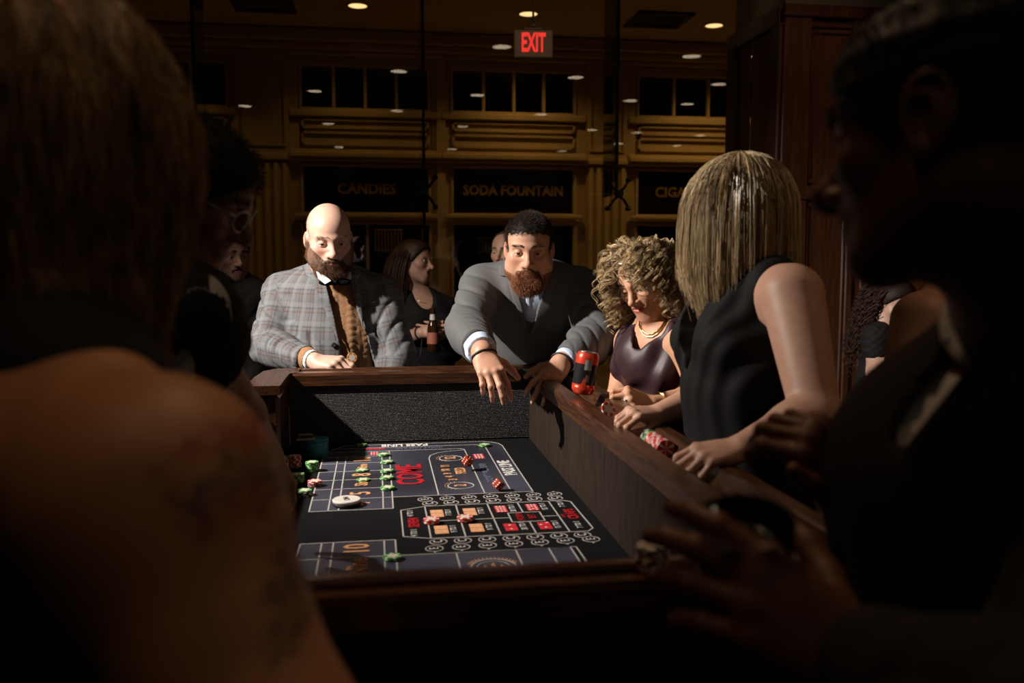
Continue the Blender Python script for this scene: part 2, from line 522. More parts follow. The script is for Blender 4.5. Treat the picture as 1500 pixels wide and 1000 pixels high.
def glass_mat(name, tint, kr):
    m = bpy.data.materials.new(name); m.use_nodes = True
    nt = m.node_tree; nt.nodes.clear()
    o = nt.nodes.new('ShaderNodeOutputMaterial'); mx = nt.nodes.new('ShaderNodeMixShader')
    t = nt.nodes.new('ShaderNodeBsdfTransparent'); t.inputs[0].default_value = (*tint, 1)
    g = nt.nodes.new('ShaderNodeBsdfGlossy'); g.inputs['Roughness'].default_value = 0.0
    fr = nt.nodes.new('ShaderNodeFresnel'); fr.inputs[0].default_value = 1.5
    mu = nt.nodes.new('ShaderNodeMath'); mu.operation = 'MULTIPLY'; mu.inputs[1].default_value = kr
    nt.links.new(fr.outputs[0], mu.inputs[0]); nt.links.new(mu.outputs[0], mx.inputs[0])
    nt.links.new(t.outputs[0], mx.inputs[1]); nt.links.new(g.outputs[0], mx.inputs[2]); nt.links.new(mx.outputs[0], o.inputs[0])
    return m
M_glass = glass_mat('partition_glass', (0.90, 0.92, 0.90), 1.0)
M_fin = glass_mat('fin_glass', (0.45, 0.55, 0.50), 1.5)

YW, ZC, YG, ZR = 9.5, 3.75, 6.2, 3.6        # storefront plane, concourse ceiling, glass plane, room ceiling
struct('floor', MB().box((-7, -7, -0.1), (8, YG, 0)), M_carpet)
struct('floor_concourse', MB().box((-7, YG, -0.1), (8, YW + 2.2, 0)), M_floor)
struct('ceiling', MB().box((-7, -7, ZR), (8, YG + 0.02, ZR + 0.1)), M_ceil)
struct('ceiling_concourse', MB().box((-7, YG + 0.35, ZC), (8, YW + 0.1, ZC + 0.1)), M_ceil)
struct('wall_left', MB().box((-7.1, -7, 0), (-7, YW, 3.75)), M_wood)
struct('wall_rear', MB().box((-7, -7.1, 0), (8, -7, ZR)), M_dark)

# ---- storefront: wall with openings
BAYS = [(-2.52, -1.45), (-0.76, 0.585), (0.79, 2.145), (2.81, 4.05)]
ZU, ZS, ZL = (2.955, 3.43), (1.89, 2.42), (0.94, 1.825)
w = MB()
xs = [-7.0] + [e for b in BAYS for e in b] + [8.0]
for i in range(0, len(xs), 2): w.box((xs[i], YW, 0), (xs[i + 1], YW + 0.18, ZC))
for a, b in BAYS:
    for z0, z1 in ((0, ZL[0]), (ZL[1], ZS[0]), (ZS[1], ZU[0]), (ZU[1], ZC)): w.box((a, YW, z0), (b, YW + 0.18, z1))
wall_back = struct('wall_back', w, M_paint)
struct('wall_shop_interior', MB().box((-7, YW + 2.0, 0), (8, YW + 2.1, ZC)), M_dark)
# crown and cornices
k = 0
for z0, z1, d in [(3.62, 3.74, 0.16), (3.55, 3.62, 0.10), (3.50, 3.55, 0.05), (2.885, 2.955, 0.07), (2.47, 2.53, 0.13), (2.44, 2.47, 0.07), (2.53, 2.56, 0.05)]:
    k += 1
    x0 = -6.9
    t = MB()
    for seg in ([(-6.9, 7.9)] if z0 > 3.45 else [(b[0] - 0.10, b[1] + 0.10) for b in BAYS]): t.box((seg[0], YW - d, z0), (seg[1], YW - 0.002, z1), 0.012)
    struct('trim_%d' % k, t, M_paint)
# recessed spandrel panels: raised borders
t = MB()
for a, b in BAYS:
    for z0, z1 in ((2.60, 2.74), (2.77, 2.87)):
        for q in (((a + .02, z0), (b - .02, z0 + .022)), ((a + .02, z1 - .022), (b - .02, z1)), ((a + .02, z0), (a + .042, z1)), ((b - .042, z0), (b - .02, z1))):
            t.box((q[0][0], YW - 0.035, q[0][1]), (q[1][0], YW - 0.001, q[1][1]))
struct('trim_8', t, M_paint)
# fluted pilasters between the bays
for i, (a, b) in enumerate([(-1.40, -0.86), (0.645, 0.735), (2.25, 2.70), (-3.3, -2.62)]):
    t = MB().box((a, YW - 0.05, 0), (b, YW - 0.003, 3.5))
    n = max(1, int((b - a) / 0.085))
    for j in range(n):
        x = a + (b - a) * (j + 0.5) / n
        if b - a > 0.2: t.box((x - 0.026, YW - 0.075, 0.25), (x + 0.026, YW - 0.051, 2.42), 0.01)
    t.box((a - 0.02, YW - 0.10, 2.44), (b + 0.02, YW - 0.051, 2.5), 0.01)
    if b - a > 0.2:
        for z0, z1 in ((2.58, 2.60), (3.35, 3.37)): t.box((a + 0.03, YW - 0.07, z0), (b - 0.03, YW - 0.051, z1))
        for x in (a + 0.03, b - 0.05): t.box((x, YW - 0.07, 2.60), (x + 0.02, YW - 0.051, 3.35))
    struct('trim_%d' % (9 + i), t, M_paint)
# windows: frame, panes, mullions, signs
NM = [3, 4, 4, 3]
SIGNS = [None, 'CANDIES', 'SODA FOUNTAIN', 'CIGARS']
wi = 0
for bi, (a, b) in enumerate(BAYS):
    for (z0, z1), kind in ((ZU, 'upper'), (ZS, 'sign'), (ZL, 'lower')):
        wi += 1
        wn = thing('window_%d' % wi, None, None, ((a + b) / 2, YW, z0)); wn['kind'] = 'structure'
        f = MB()
        for q in (((a, z0), (b, z0 + .03)), ((a, z1 - .03), (b, z1)), ((a, z0 + .03), (a + .03, z1 - .03)), ((b - .03, z0 + .03), (b, z1 - .03))):
            f.box((q[0][0], YW - 0.02, q[0][1]), (q[1][0], YW + 0.05, q[1][1]), 0.006)
        if kind != 'upper': f.box((a - .06, YW - 0.09, z0 - .03), (b + .06, YW - 0.021, z0 + .012), 0.008)
        f.build('window_frame', M_paint, wn)
        n = NM[bi] if kind == 'upper' else (1 if kind == 'sign' else 2)
        for j in range(n):
            xa, xb = a + .03 + (b - a - .06) * j / n, a + .03 + (b - a - .06) * (j + 1) / n
            if j: MB().box((xa - .016, YW - 0.012, z0 + .03), (xa + .016, YW + 0.05, z1 - .03), 0.004).build('mullion', M_paint, wn)
            g = .017 if n > 1 else 0
            MB().box((xa + (g if j else 0), YW + 0.03, z0 + .03), (xb - (g if j < n - 1 else 0), YW + 0.036, z1 - .03)).build('pane', M_signglass if kind == 'sign' else M_glass, wn)
        if kind == 'sign' and SIGNS[bi]:
            me = text_mesh(SIGNS[bi], 'lettering', 0.150, 0.002, sx={1: .98, 2: .90, 3: .98}[bi], bold=0.004)
            o = obj('lettering', me, M_gold, wn, keep=False)
            cx = {1: atY(537, 274, YW)[0], 2: atY(753, 277, YW)[0], 3: atY(993, 284, YW)[0]}[bi]
            o.location = (cx - (a + b) / 2, 0.026, 2.16 - z0); o.rotation_euler = (math.pi / 2, 0, 0)
# things in the dark shop windows: grilles of a lit cabinet, pipes, bottles
for i, (px0, px1, py0, py1) in enumerate([(548, 590, 338, 366), (700, 724, 350, 368), (440, 450, 338, 376)]):
    p0, p1 = atY(px0, py1, YW + 1.0), atY(px1, py0, YW + 1.0)
    r = thing('display_rack', ['row of upright bars in a rack behind the window over the woman with the bottle',
                               'small rack of bars in the window behind the bearded man in grey', 'pale tall bar rack beside the bald man behind glass'][i], 'rack', (p0[0], YW + 1.0, p0[2]))
    MB().box((p0[0], YW + 0.98, p0[2] - .02), (p1[0], YW + 1.12, p0[2]), .004).build('shelf', M_gold, r)
    MB().box((p0[0], YW + 0.98, p1[2]), (p1[0], YW + 1.12, p1[2] + .02), .004).build('top_rail', M_gold, r)
    MB().box((p0[0], YW + 1.02, 0), (p1[0], YW + 1.10, p0[2] - .021), .004).build('stand', M_black, r)
    n = max(2, int((p1[0] - p0[0]) / 0.035))
    for j in range(n):
        x = p0[0] + (p1[0] - p0[0]) * (j + .5) / n
        MB().box((x - .008, YW + 1.0, p0[2]), (x + .008, YW + 1.03, p1[2])).build('bar', M_gold, r)
spot('shop_lamp', (0.6, YW + 0.3, 2.1), (0.6, YW + 1.0, 1.6), 2.0, (1, .6, .25), 150, 0.9, 0.05)
spot('shop_lamp', (-0.6, YW + 0.3, 2.1), (-0.6, YW + 1.0, 1.6), 1.2, (1, .6, .25), 150, 0.9, 0.05)
rl = thing('gallery_railing', 'dim steel railing inside the upper windows above the CANDIES and SODA FOUNTAIN signs', 'railing', (0.6, YW + .6, 0))
for z in (3.05, 3.22, 3.36): MB().lathe([(.012, 0), (.012, 3.1)], (-.85, YW + .6, z), 10, axis=0).build('rail_pipe', M_metal, rl)
for i in range(5): MB().lathe([(.018, 0), (.018, 3.4)], (-.80 + .75 * i, YW + .63, 0), 10).build('post', M_metal, rl)

# ---- downlights seen in the concourse ceiling, and our room's downlights whose images show in the glass
def downlight(p, m, r, label, group):
    t = thing('ceiling_downlight', label, 'light', p, 0, group)
    MB().lathe([(r * 1.25, -.006), (r * 1.25, 0.001), (r, 0.001), (r, -.006)], (0, 0, 0), 28, cap=False).add([], []).build('trim_ring', M_white, t, keep=False)
    MB().lathe([(0.0001, -.0015), (r, -.0015)], (0, 0, 0), 28, smooth=False, cap=False).build('lamp_disc', m, t, keep=False)
    return t
for i, p in enumerate([(1046, 37), (774, 20), (524, 8)]):
    downlight(atz(*p, ZC - .001), M_warm, .085, ['amber downlight in the ceiling above the right-hand windows', 'amber downlight just above the EXIT sign',
                                            'amber downlight at the top edge above the CANDIES window'][i], 'amber concourse downlights')
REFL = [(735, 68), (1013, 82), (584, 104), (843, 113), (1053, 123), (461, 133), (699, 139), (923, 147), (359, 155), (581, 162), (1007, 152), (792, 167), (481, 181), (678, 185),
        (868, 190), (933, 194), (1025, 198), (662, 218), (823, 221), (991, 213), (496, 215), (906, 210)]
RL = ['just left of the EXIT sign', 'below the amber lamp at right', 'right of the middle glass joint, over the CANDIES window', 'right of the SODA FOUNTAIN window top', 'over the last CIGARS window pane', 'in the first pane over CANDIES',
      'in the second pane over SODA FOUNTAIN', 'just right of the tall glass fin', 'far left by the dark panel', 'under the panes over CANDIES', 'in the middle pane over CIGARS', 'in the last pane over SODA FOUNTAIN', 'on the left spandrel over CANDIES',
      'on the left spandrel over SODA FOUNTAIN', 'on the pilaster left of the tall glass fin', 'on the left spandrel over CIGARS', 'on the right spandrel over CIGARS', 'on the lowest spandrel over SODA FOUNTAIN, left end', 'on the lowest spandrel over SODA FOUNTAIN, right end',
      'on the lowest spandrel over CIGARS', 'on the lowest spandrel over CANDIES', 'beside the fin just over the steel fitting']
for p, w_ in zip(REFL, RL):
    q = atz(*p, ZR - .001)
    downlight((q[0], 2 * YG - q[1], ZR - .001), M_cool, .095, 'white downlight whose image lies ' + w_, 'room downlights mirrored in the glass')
# air vents in the concourse ceiling
for i, (cx, cy) in enumerate([(965, 28), (385, 4)]):
    c = atz(cx, cy, ZC - .001)
    v = thing('air_vent', ['square louvred air vent in the ceiling left of the amber lamp', 'louvred air vent at the top edge above the dark panels'][i], 'vent', c, 0, 'ceiling vents')
    fr = MB()
    for a in (0, 1):
        for s in (-.24, .24):
            lo, hi = [-.28, -.28, -.02], [.28, .28, 0]
            lo[a] = s - .035; hi[a] = s + .035; fr.box(lo, hi, .004)
    fr.build('frame', M_black, v, keep=False)
    for j in range(7):
        y = -.18 + .06 * j
        MB().add([(-.2, y, -.012), (.2, y, -.012), (.2, y + .04, -.002), (-.2, y + .04, -.002), (-.2, y, -.010), (.2, y, -.010), (.2, y + .04, 0), (-.2, y + .04, 0)],
                 [(0, 3, 2, 1), (4, 5, 6, 7), (0, 1, 5, 4), (1, 2, 6, 5), (2, 3, 7, 6), (3, 0, 4, 7)]).build('slat', M_metal, v, keep=False)

# ---- glass wall: panes, fins, four-armed fittings
XJ = [-7.0, -4.05, -2.6, -1.163, 0.332, 1.697, 2.69]
gw = thing('window_20', None, None, (0, YG, 0)); gw['kind'] = 'structure'
ZJ = 1.895
for i in range(len(XJ) - 1):
    for z0, z1 in ((0.002, ZJ - .003), (ZJ + .003, ZR - .002)):
        MB().box((XJ[i] + .003, YG - .006, z0), (XJ[i + 1] - .003, YG + .006, z1)).build('pane', M_glass, gw)
for x in XJ[1:-1]:
    MB().box((x - .009, YG + .008, ZJ if x > 1.5 else 0.6), (x + .009, YG + .36, ZR - .002)).build('glass_fin', M_fin, gw)
    MB().box((x - .010, YG - .009, 0.01 if x < 1 else ZJ), (x + .010, YG - .0065, ZR - .003)).build('joint_seal', M_black, gw)
for x in XJ[3:-1]:
    f = thing('spider_fitting', {-1.163: 'four-armed steel glass fitting hidden behind the man with glasses', 0.332: 'dim four-armed steel glass fitting right of the CANDIES lettering',
                                 1.697: 'four-armed steel glass fitting between SODA FOUNTAIN and CIGARS signs'}[x], 'glass fitting', (x, YG - .06, ZJ), 0, 'glass wall fittings')
    MB().lathe([(.022, -.05), (.026, -.03), (.026, .03), (.022, .05)], (0, 0, 0), 16, axis=1).build('hub', M_metal, f, keep=False)
    for sx in (-1, 1):
        for sz in (-1, 1):
            pts = [(0, 0, sz * .01), (sx * .03, -.01, sz * .035), (sx * .06, 0, sz * .075), (sx * .075, .03, sz * .10)]
            a = MB().tube(pts, [.013, .010, .009, .008], 8)
            a.build('arm', M_metal, f, keep=False)
            MB().lathe([(.0005, -.018), (.014, -.014), (.019, 0), (.016, .012), (.016, .042)], (sx * .075, .008, sz * .10), 14, axis=1).build('clamp_disc', M_metal, f, keep=False)

# ---- exit sign on its stem
es = thing('exit_sign', 'white EXIT sign with glowing red letters hanging from the ceiling', 'sign', atY(781, 65, 5.9), math.radians(-6))
c = es.location
MB().box((-.127, -.02, -.088), (.127, .02, .088), .006).build('housing', mat('sign_face', (0.30, 0.27, 0.25), .6), es, keep=False)
me = text_mesh('EXIT', 'lettering', 0.165, 0.002, sx=0.47, bold=0.005)
o = obj('lettering', me, mat('red_glow', (0.5, .02, .02), .5, emit=(1.0, 0.035, 0.03), estr=0.85), es, keep=False); o.location = (0, -.0215, 0.002); o.rotation_euler = (math.pi / 2, 0, 0)
MB().box((-.062, -.018, .089), (.062, .018, .106), .004).lathe([(.03, .106), (.026, .125), (.01, .13)], (0, 0, 0), 16).build('canopy', mat('sign_grey', (0.16, .14, .13), .6), es, keep=False)
MB().lathe([(.0075, .125), (.0075, ZR - c[2] - .001)], (0, 0, 0), 12).build('stem', mat('stem_grey', (0.14, .12, .11), .5), es, keep=False)

# ---- oak panelled corner on the right
XO, YO = 2.70, 5.74
w = MB().box((XO, YO, 0), (8, YO + .9, 3.12))
wall_right = struct('wall_right', w, M_wood)
struct('wall_right_upper', MB().box((XO + .03, YO + .03, 3.12), (8, YO + .87, ZR)), M_grey)
def xo(px): return atY(px, 280, YO)[0]
cols = [XO, xo(1180), xo(1240), xo(1250), xo(1262), xo(1330), xo(1420), xo(1520), 7.9]
t = MB()
for a, b in ((cols[0], cols[1]), (cols[2], cols[3]), (cols[4], cols[4] + .09), (cols[6], cols[7])): t.box((a, YO - .028, 0), (b, YO - .001, 3.10), .006)
struct('trim_15', t, M_wood)
t = MB()
for z0, z1, d in ((1.86, 1.93, .04), (1.84, 1.86, .055), (3.04, 3.12, .05), (0, .16, .035), (2.98, 3.0, .02)): t.box((XO - .01, YO - d, z0), (7.9, YO - .0015, z1), .006)
struct('trim_16', t, M_wood)
t = MB()
for a, b in ((cols[1], cols[2]), (cols[4] + .09, cols[6]), (cols[7], cols[8])):
    for z0, z1 in ((.22, 1.82), (1.95, 2.97)):
        for q in (((a, z0), (b, z0 + .03)), ((a, z1 - .03), (b, z1)), ((a, z0 + .03), (a + .03, z1 - .03)), ((b - .03, z0 + .03), (b, z1 - .03))):
            t.box((q[0][0] + .004, YO - .016, q[0][1]), (q[1][0] - .004, YO - .001, q[1][1]), .007)
struct('trim_17', t, M_wood)
# side face of the same oak block: stiles and rails facing left
t = MB()
for a, b in ((YO, YO + .12), (YO + .74, YO + .9)): t.box((XO - .025, a, 0), (XO - .001, b, 3.1), .005)
for z0, z1 in ((1.84, 1.93), (3.0, 3.12), (0, .2)): t.box((XO - .03, YO, z0), (XO - .0015, YO + .9, z1), .005)
struct('trim_18', t, M_wood)
struct('trim_19', MB().box((xo(1251.5), YO - .034, 1.55), (xo(1253.5), YO - .029, 3.02)), mat('gap_light_pale', (0.55, 0.55, 0.55), .4))  # light through a door gap, put into the colour of a pale strip
# ================================================================== the dice table
ZB, ZT = 0.81, 1.06             # bed and rail top
XL, XRT, YN, YF = -0.30, 0.53, 1.088, 3.07
M_rail = noise_mat('rail_wood', (0.022, 0.0075, 0.003), (0.075, 0.027, 0.010), 14, 0.30, 0.35, (14, 1.0, 14), 6, bdist=.002)
M_railx = noise_mat('rail_wood_cross', (0.022, 0.0075, 0.003), (0.075, 0.027, 0.010), 14, 0.30, 0.35, (1.0, 14, 14), 6, bdist=.002)
M_side = noise_mat('side_wall_cloth', (0.014, 0.0088, 0.0062), (0.026, 0.0165, 0.012), 5, 0.85, 0.25, (1, 30, 2), 6, bdist=.001, spec=.12)
M_apron = mat('table_apron', (0.005, 0.004, 0.004), 0.6)
M_felt = noise_mat('black_felt', (0.0030, 0.0030, 0.0036), (0.0048, 0.0048, 0.0056), 300, 0.95, 0.1, spec=0.12)
def ribbed():
    m = mat('ribbed_black_carpet', (0.02, 0.02, 0.021), 0.7, spec=0.4)
    tc = N(m, 'ShaderNodeTexCoord'); mp = N(m, 'ShaderNodeMapping'); mp.inputs['Scale'].default_value = (260, 1, 330)
    L(m, tc.outputs['Object'], mp.inputs[0])
    nz = N(m, 'ShaderNodeTexNoise'); nz.inputs['Scale'].default_value = 1.0; nz.inputs['Detail'].default_value = 1.5; L(m, mp.outputs[0], nz.inputs[0])
    L(m, ramp(m, nz.outputs[0], [(.38, (.010, .010, .011)), (.50, (.032, .032, .034)), (.62, (.085, .085, .088)), (.74, (.22, .22, .225))]), _pr(m).inputs['Base Color'])
    b = N(m, 'ShaderNodeBump'); b.inputs['Strength'].default_value = .8; b.inputs['Distance'].default_value = .003
    L(m, nz.outputs[0], b.inputs['Height']); L(m, b.outputs[0], _pr(m).inputs['Normal'])
    return m
M_rib = ribbed()
tbl = thing('craps_table', 'long dark wooden craps table with black printed layout and ribbed end wall', 'gaming table', ((XL + XRT) / 2, 2.1, 0))
tp = lambda n, mb, m: mb.build(n, m, tbl)
bed = tp('bed', MB().box((XL - .11, YN - .02, ZB - .03), (XRT + .02, YF + .02, ZB)), M_felt)
tp('apron', MB().box((XL - .11, YN - .065, .42), (XRT + .155, YF + .13, ZB - .031), .01), M_apron)
for x, y in ((XL - .02, YN), (XRT + .06, YN), (XL - .02, YF), (XRT + .06, YF)):
    tp('leg', MB().box((x - .05, y - .05, 0), (x + .05, y + .05, .419), .008), M_apron)
# end wall (far): ribbed carpet face in slats of relief on a board
tp('end_wall', MB().box((XL, YF, ZB - .02), (XRT, YF + .03, ZT - .004)), M_rib)
rb = MB()
nr = 46
for i in range(nr):
    z = ZB + .004 + (ZT - ZB - .012) * (i + .5) / nr
    rb.add([(XL, YF, z - .0022), (XRT, YF, z - .0022), (XRT, YF - .0022, z), (XL, YF - .0022, z), (XRT, YF, z + .0022), (XL, YF, z + .0022)], [(0, 1, 2, 3), (3, 2, 4, 5)])
tag(tp('carpet_ribs', rb, M_rib), kind='stuff')
tp('end_panel', MB().box((XL - .09, YF + .031, ZB - .02), (XRT + .14, YF + .12, ZT - .03), .004), M_apron)
def rail_profile(d):     # (across, height) of a rail with a chip groove; across grows outwards
    return [(-.012, -.028), (-.014, -.010), (-.008, -.001), (.030, 0), (.038, -.006), (.046, -.024), (.062, -.032), (.080, -.030), (.092, -.018), (.100, -.002), (.108, 0), (.138, -.002), (.145, -.012), (.145, -.045), (-.012, -.045)]
def rail(name, p0, p1, out, m, wd=1.0):
    p0, p1, out = V(*p0), V(*p1), V(*out)
    pr = [(a * wd, b) for a, b in rail_profile(0)]; n = len(pr); v = []
    for p in (p0, p1): v += [p + out * a + CZ * h for a, h in pr]
    f = [(i, (i + 1) % n, n + (i + 1) % n, n + i) for i in range(n)] + [tuple(range(n))[::-1], tuple(range(n, 2 * n))]
    mb = MB().add(v, f)
    return tp(name, mb, m)
rail('rail', (XRT, YN - .10, ZT), (XRT, YF - .002, ZT), (1, 0, 0), M_rail)
rail('rail', (XL + .002, YF, ZT), (XRT + .145, YF, ZT), (0, 1, 0), M_railx)
rail('rail', (XL - .16, YN, ZT), (XRT - .016, YN, ZT), (0, -1, 0), M_railx, .52)
tp('near_wall', MB().box((XL - .11, YN - .065, ZB - .031), (XRT, YN, ZT - .046), .004), M_apron)
tp('side_wall', MB().box((XRT, YN - .02, ZB - .031), (XRT + .03, YF - .0005, ZT - .046)), M_side)
tp('side_wall_edge', MB().box((XRT - .001, YN - .02, ZT - .046), (XRT + .03, YF - .003, ZT - .027)), M_side)
tp('side_panel', MB().box((XRT + .031, YN - .09, ZB - .031), (XRT + .14, YF + .03, ZT - .046), .004), M_apron)
# far dealer-side corner post and the dealer ledge, raised to shade the chip bank
tp('corner_wall', MB().box((XL - .075, YF - .30, ZB - .031), (XL, YF - .0005, ZT - .03), .012), M_rail)
cr = MB()
pts = [(XL + .03, YF - .012), (XL - .03, YF - .03), (XL - .07, YF - .10), (XL - .088, YF - .20), (XL - .09, YF - .31)]
o_ = [(XL + .03, YF + .14), (XL - .05, YF + .13), (XL - .09, YF + .06), (XL - .10, YF - .1), (XL - .10, YF - .31)]
ii = [(XL + .03, YF - .004), (XL + .008, YF - .012), (XL + .004, YF - .04), (XL + .004, YF - .12), (XL + .004, YF - .31)]
v = []; 
for (a, b), (c_, d) in zip(o_, ii): v += [(a, b, ZT - .028), (a, b, ZT + .0005), (c_, d, ZT + .0005), (c_, d, ZT - .028)]
f = [(0, 1, 2, 3), (16, 19, 18, 17)]
for i in range(4):
    for k_ in range(4): f.append((i * 4 + k_, i * 4 + 4 + k_, i * 4 + 4 + (k_ + 1) % 4, i * 4 + (k_ + 1) % 4))
cr.add(v, f); tp('corner_rail', cr, M_rail)
tp('dealer_ledge', MB().box((XL - .165, YN - .09, ZB - .031), (XL - .11, YF - .30, ZT - .015), .008), M_rail)

# ---- printed layout
M_print = {}
def ink(n, c, r=.5): M_print[n] = mat('ink_' + n, c, r); return M_print[n]
I_line, I_white, I_red, I_orange, I_blue = ink('line', (.42, .39, .36)), ink('white', (.62, .60, .58)), ink('red', (.40, .008, .016)), ink('orange', (.62, .30, .13)), ink('grey_blue', (.10, .11, .16))
I_dicered, I_dot, I_card, I_pale = ink('dice_red', (.55, .02, .03)), ink('dot', (.75, .70, .66)), ink('card', (.68, .33, .16)), ink('card_pale', (.75, .50, .33))
M_zone = noise_mat('printed_zone', (.020, .020, .030), (.052, .053, .078), 2.6, .42, spec=.55, detail=1.0)
Z1, Z2, Z3 = ZB + .0004, ZB + .0009, ZB + .0014
zone = MB()
pl = [(-.177, 2.243), (.034, 2.243), (.034, 2.352), (.417, 2.352), (.417, 2.96), (.409, 2.995), (.390, 3.02), (.360, 3.035), (-.115, 3.035), (-.179, 2.925)]
zone.prism(pl, ZB + .0001, Z1)
zone.prism([(x, 4.23 - y) for x, y in pl[::-1]], ZB + .0001, Z1)
tp('printed_field', zone, M_zone)
lines = MB()
def ln(a, b, wd=.0035):
    a, b = V(*a, 0), V(*b, 0); d = nrm(b - a); n = V(-d[1], d[0], 0) * wd / 2
    lines.add([(p[0], p[1], z) for z in (Z1, Z2) for p in (a - n, b - n, b + n, a + n)], [(3, 2, 1, 0), (4, 5, 6, 7), (0, 1, 5, 4), (1, 2, 6, 5), (2, 3, 7, 6), (3, 0, 4, 7)])
def pln(*pts, wd=.0035, mir=False):
    for i in range(len(pts) - 1):
        ln(pts[i], pts[i + 1], wd)
        if mir: ln((pts[i][0], 4.23 - pts[i][1]), (pts[i + 1][0], 4.23 - pts[i + 1][1]), wd)
rows = [2.243, 2.351, 2.457, 2.558, 2.662, 2.767, 2.860]
for y in rows: pln((-.177, y), (.034, y), mir=True)
pln((-.177, 2.243), (-.178, 2.925), (-.115, 3.035), (.360, 3.035), (.390, 3.02), (.409, 2.995), (.417, 2.96), (.417, 2.352), (.034, 2.352), mir=True)
for x, y1 in ((-.130, 2.86), (-.104, 2.86), (.009, 2.86), (.034, 2.935)): pln((x, 2.243), (x, y1), mir=True)
pln((-.178, 2.93), (.27, 2.93), (.283, 2.918), (.284, 2.352))
pln((.158, 2.352), (.158, 2.80), (.165, 2.842), (.190, 2.876), (.225, 2.895), (.283, 2.905))
pln((-.15, 2.985), (.325, 2.985), (.347, 2.975), (.357, 2.958), (.358, 2.352))
pln((.053, 2.223), (.117, 2.250), (.480, 2.250), (.497, 2.238), (.500, 2.005), (.484, 1.984), (.113, 1.984), (.053, 2.007), (.053, 2.223))
for x in (.115, .195, .277, .440): pln((x, 2.25), (x, 1.984))
pln((.357, 2.25), (.357, 2.158)); pln((.360, 2.08), (.360, 1.984)); pln((.115, 2.117), (.318, 2.117)); pln((.399, 2.117), (.440, 2.117))
pln((.318, 2.158), (.399, 2.158), (.399, 2.08), (.318, 2.08), (.318, 2.158))
pln((.034, 1.876), (.43, 1.878)); pln((.43, 1.878), (.432, 1.60)); pln((.163, 1.877), (.164, 1.60)); pln((.294, 1.877), (.294, 1.6)); pln((.368, 1.877), (.369, 1.6))
tag(tp('layout_lines', lines, I_line), kind='stuff')
def letter(txt, x, y, size, ink_, rz=90, sx=1.0, bold=0.0, ital=0):
    me = text_mesh(txt, 'lettering', size, .0004, sx=sx, bold=bold)
    o = obj('lettering', me, ink_, tbl, keep=False)
    o.location = (x - tbl.location[0], y - tbl.location[1], Z2 + .0005); o.rotation_euler = (0, 0, math.radians(rz)); return o
letter('PASS LINE', .388, 2.635, .052, I_white, sx=.83, bold=.0015)
letter("DON'T PASS BAR", .318, 2.585, .031, I_blue, sx=.98, bold=.0008)
letter('PASS LINE', .088, 3.011, .050, I_white, 180, .72, .0015)
letter("DON'T PASS BAR", .136, 2.960, .024, I_blue, 180, .86, .0006)
letter('COME', .093, 2.597, .110, I_red, sx=.80, bold=.002)
for t_, y, s in (('10', 2.814, .078), ('Nine', 2.712, .042), ('8', 2.611, .078), ('Six', 2.508, .050), ('5', 2.402, .078), ('4', 2.296, .078)): letter(t_, -.049, y, s, I_orange, sx=.85, bold=.001)
letter('10', -.049, 1.933, .080, I_orange, sx=.85, bold=.001); letter('Nine', -.046, 1.822, .062, I_orange, sx=.8, bold=.001); letter('8', -.049, 1.72, .078, I_orange, sx=.85)
letter('FIELD', .243, 2.617, .044, I_orange, sx=.70, bold=.001)
for t_, y, dx in (('3', 2.513, .006), ('4', 2.55, .0), ('9', 2.587, -.004), ('10', 2.632, -.006), ('11', 2.685, -.004)): letter(t_, .206 + dx, y, .036, I_orange, sx=.8, bold=.001)
rings = MB()
def ring(x, y, r, wd=.003, n=28):
    v, f = [], []
    for i in range(n):
        a = 2 * math.pi * i / n
        for rr, z in ((r - wd, Z1), (r, Z1), (r, Z3), (r - wd, Z3)): v.append((x + rr * math.cos(a), y + rr * math.sin(a), z))
    for i in range(n):
        j = (i + 1) % n
        for k_ in range(4): f.append((i * 4 + k_, i * 4 + (k_ + 1) % 4, j * 4 + (k_ + 1) % 4, j * 4 + k_))
    rings.add(v, f)
for t_, y in (('2', 2.445), ('12', 2.790)):
    ring(.227, y, .038, .003); letter(t_, .227, y, .048, I_orange, sx=.8, bold=.001)
    for k_ in range(9):
        a = math.pi * (.62 + .76 * k_ / 8); letter('-', .227 + .044 * math.cos(a), y + .044 * math.sin(a), .022, I_orange, math.degrees(a))
for i in range(7):
    xe = .120 + .0584 * i; xc = .130 + .0556 * i
    for t_, x, y, dd in (('E', xe, 2.316, 1), ('C', xc, 2.274, 0), ('C', xc, 1.957, 0), ('E', xe - .002 + .0012 * i, 1.911 + .002 * i, -1)):
        ring(x, y, .0205, .0022, 24); letter(t_, x, y, .030, I_white, sx=.8)
        if dd: rings.prism([(x - .004, y + dd * .0215), (x + .004, y + dd * .0215), (x, y + dd * .028)][::dd], Z1, Z3)
ring(.233, 1.775, .050, .004, 40); ring(.233, 1.775, .036, .002, 36)
tag(tp('layout_rings', rings, I_line), kind='stuff')
em = MB()
for k_ in range(15):
    a = math.pi * (.15 + .7 * k_ / 14); c_, s_ = math.cos(a), math.sin(a); r0, r1 = .053, .061
    em.prism([(.233 + c_ * r0 - s_ * .002, 1.775 + s_ * r0 + c_ * .002), (.233 + c_ * r0 + s_ * .002, 1.775 + s_ * r0 - c_ * .002), (.233 + c_ * r1, 1.775 + s_ * r1)], Z1, Z3)
em.prism([(.205, 1.755), (.215, 1.79), (.224, 1.770), (.233, 1.80), (.242, 1.770), (.251, 1.79), (.261, 1.755)][::-1], Z1, Z3)
tp('crown_emblem', em, I_orange)
